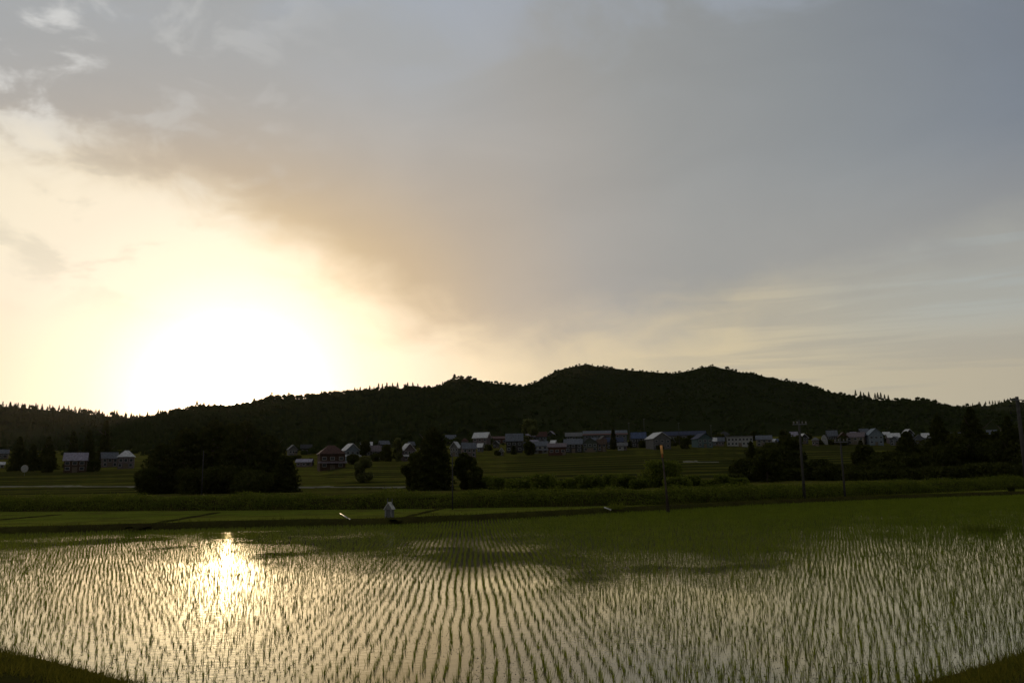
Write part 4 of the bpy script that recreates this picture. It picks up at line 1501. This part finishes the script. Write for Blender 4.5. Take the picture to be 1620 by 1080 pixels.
def pipe(a, b, label):
    a, b = np.array(a), np.array(b)
    o_ = thing('pipe', label, 'pipe', tuple(a))
    mb_ = MB()
    v_ = b - a
    mb_.tube([(0, 0, 0), tuple(v_ * 0.5), tuple(v_)], 0.035, 10)
    mb_.build('tube', m_pvc, o_, True)
    e = MB()
    e.tube([tuple(v_ * 0.97), tuple(v_ * 1.04)], 0.05, 10)
    e.build('collar', m_pvc, o_, True)


pipe(at_z(538, 812, 0.36), at_z(553, 821, 0.30), 'white plastic pipe lying on the field left of the tiny hut')
pipe(at_z(956, 802, 0.5), at_z(966, 806, 0.36), 'white plastic pipe by the bright grass tuft on the far bank')

# grass tuft and stump like clumps


def tuft(px, py, z, hgt, wid, n, label, name='grass_tuft', mat=None, lean=0.5):
    p = at_z(px, py, z)
    a = rng.uniform(0, 6.28, n)
    r_ = wid * np.sqrt(rng.random(n)) * 0.5
    P_ = np.stack([r_ * np.cos(a), r_ * np.sin(a), np.zeros(n) - 0.03], 1)
    V, Fc = blades(P_, a, rng.uniform(0.05, lean, n), rng.uniform(0.5, 1.05, n) * hgt, np.full(n, 0.02 + 0.02 * hgt))
    o_ = obj(name, raw_mesh(name, V, Fc, mat or m_short))
    o_.location = tuple(p)
    tag(o_, label, 'grass tuft')


tuft(976, 804, 0.3, 0.55, 0.9, 160, 'bright green grass tuft on the far bank beside the white pipe')
tuft(1555, 841, 0.0, 0.42, 1.5, 420, 'dark patch of weeds standing in the paddy near the right edge', 'weed_patch', m_weed)
tuft(1600, 777, 0.3, 0.75, 0.5, 200, 'dark upright clump at the far bank by the right edge', 'weed_clump', m_cedar, 0.3)

# ------------------------------------------------------------------ the rice
m_rice = mat_leaf('rice', (0.068, 0.098, 0.009), (0.115, 0.15, 0.013), 0.8, 0.5, 0.45)
RS, PS = 0.168, 0.245
phi = math.atan((740 - 810) / F * cp)
cdir = np.array([math.sin(phi), math.cos(phi)])
pdir = np.array([math.cos(phi), -math.sin(phi)])
poly_near = NBd


def near_y(x):
    return np.interp(x, NBd[:, 0], NBd[:, 1])


i = np.arange(-620, 760)
j = np.arange(0, 365)
I, J = np.meshgrid(i, j, indexing='ij')
I, J = I.ravel(), J.ravel()
grp = np.floor_divide(I, 6)
rs = np.random.default_rng(3)
goff = rs.uniform(-0.012, 0.012, 400)[grp % 400]
gph = rs.uniform(0, 6.28, 400)[grp % 400]
soff = rs.uniform(-0.12, 0.12, 400)[grp % 400]
u = I * RS + goff
v = J * PS + np.mod(I * 0.45, 1.0) * PS + soff * 0.12
wave = 0.014 * np.sin(v * 1.15 + gph * 0.25) + 0.016 * np.sin(v * 0.47 + gph * 0.4) + 0.03 * vnoise(u * 0.9, v * 0.7, 77)
u = u + wave + rng.normal(0, 0.011, len(u))
v = v + rng.normal(0, 0.022, len(v))
x = u * pdir[0] + v * cdir[0]
y = u * pdir[1] + v * cdir[1]
keep = (y > near_y(x) + 0.55) & (y < yE1(x) - 0.25) & (y > 4)
qv = q_of(x, np.maximum(y, 1))
keep &= (qv > -700) & (qv < 2450)
keep &= rng.random(len(x)) > 0.03 + 0.10 * np.clip(fbm(x * 0.5, y * 0.5, 33, 3) - 0.1, 0, 1)
x, y, qv = x[keep], y[keep], qv[keep]
vig = 0.92 + 0.25 * fbm(x * 0.22, y * 0.22, 15, 3) + 0.17 * rng.normal(size=len(x))
vig = np.clip(vig * np.where(rng.random(len(x)) < 0.06, 0.6, 1), 0.4, 1.5)
# tall growth on the right hand far side
vig *= np.clip(1 + 0.32 * (qv - 750) / 850, 0.95, 1.34)


def clump_blades(xs, ys, vg, nb):
    k = len(xs)
    idx = np.repeat(np.arange(k), nb)
    n_ = len(idx)
    r_ = 0.020 * np.sqrt(rng.random(n_))
    a = rng.uniform(0, 6.28, n_)
    P_ = np.stack([xs[idx] + r_ * np.cos(a), ys[idx] + r_ * np.sin(a), np.full(n_, -0.03)], 1)
    lean_dir = rng.uniform(0, 6.28, k)[idx]
    aa = np.where(rng.random(n_) < 0.55, a, lean_dir + rng.normal(0, 0.6, n_))
    L = rng.uniform(0.10, 0.185, n_) * vg[idx]
    return P_, aa, np.abs(rng.normal(0.10, 0.17, n_)), L, idx


# individuals: the 300 that show largest
inframe = (qv > 0) & (qv < 1620)
pxv, pyv = project_many(np.stack([x, y, np.full(len(x), 0.12)], 1))
inframe = (pxv > 4) & (pxv < 1616) & (pyv < 1074)
order = np.argsort(np.where(inframe, y, 1e9))
near_i = order[:300]
is_near = np.zeros(len(x), bool)
is_near[near_i] = True
protos = []
for k in range(16):
    nb = int(rng.integers(8, 16))
    P_, aa, ln, L, _ = clump_blades(np.zeros(1), np.zeros(1), np.ones(1), np.array([nb]))
    V, Fc = blades(P_, aa, ln, L, rng.uniform(0.006, 0.010, nb))
    protos.append(raw_mesh('rice_seedling', V, Fc, m_rice))
for k in near_i:
    o = obj('rice_seedling', protos[int(rng.integers(16))])
    o.location = (x[k], y[k], 0)
    o.rotation_euler = (0, 0, rng.uniform(0, 6.28))
    s = float(vig[k])
    o.scale = (s, s, s)
    tag(o, 'young green rice seedling among those nearest the viewer along the lower edge', 'rice plant', 'nearest rice seedlings')
xs, ys, vg = x[~is_near], y[~is_near], vig[~is_near]
nb = np.where(ys < 20, 11, np.where(ys < 32, 10, 10)) + rng.integers(-3, 4, len(ys))
P_, aa, ln, L, idx = clump_blades(xs, ys, vg, nb)
wd = rng.uniform(0.006, 0.010, len(P_)) * np.where(ys < 20, 1, np.where(ys < 32, 1.2, 1.5))[idx]
V, Fc = blades(P_, aa, ln, L, wd)
tag(obj('rice_plants', raw_mesh('rice_plants', V, Fc, m_rice)), 'rows of young rice plants filling the flooded paddy', None, None, 'stuff')

# bits of straw, mud and weed floating between the rows
n = 52000
yy = 9.5 + 34 * rng.random(n) ** 2.0
xx = x_of(rng.uniform(-60, 1680, n), yy)
dens = fbm(xx * 0.5, yy * 0.35, 63, 4)
keep = (dens > -0.02) & (yy > near_y(xx) + 0.45) & (yy < yE1(xx) - 0.3)
xx, yy = xx[keep], yy[keep]
n = len(xx)
sz = rng.uniform(0.004, 0.013, n) * (1 + 0.4 * (rng.random(n) < 0.1))
asp = rng.uniform(0.3, 1.0, n)
rot = rng.uniform(0, 6.28, n)
ang = np.arange(5) / 5 * 2 * np.pi
lx = np.cos(ang)[None] * sz[:, None]
ly = np.sin(ang)[None] * (sz * asp)[:, None]
vx = xx[:, None] + lx * np.cos(rot)[:, None] - ly * np.sin(rot)[:, None]
vy = yy[:, None] + lx * np.sin(rot)[:, None] + ly * np.cos(rot)[:, None]
ring = np.stack([vx, vy, np.full_like(vx, -0.002)], 2)
top = np.stack([xx, yy, sz * 0.55], 1)[:, None, :]
V = np.concatenate([ring, top], 1).reshape(-1, 3)
fs = np.array([[a, (a + 1) % 5, 5] for a in range(5)])
Fc = (fs[None] + (np.arange(n) * 6)[:, None, None]).reshape(-1, 3)
tag(obj('floating_debris', raw_mesh('floating_debris', V, Fc, mat_plain('debris', (0.06, 0.05, 0.03), 0.9))), kind='stuff')

# the evening air between us and the hills
hz = MB()
hz.box(-2600, 2600, -80, 3200, -2.0, 420)
hm = bpy.data.materials.new('haze')
hm.use_nodes = True
ht = hm.node_tree
ht.nodes.clear()
hk = NT(ht)
pv = hk.n('ShaderNodeVolumePrincipled')
pv.inputs['Color'].default_value = (0.95, 0.92, 0.88, 1)
pv.inputs['Density'].default_value = 0.000009
pv.inputs['Anisotropy'].default_value = 0.6
ho = hk.n('ShaderNodeOutputMaterial')
ht.links.new(pv.outputs[0], ho.inputs['Volume'])
tag(hz.build('haze', hm), kind='stuff')
scene.cycles.volume_bounces = 0
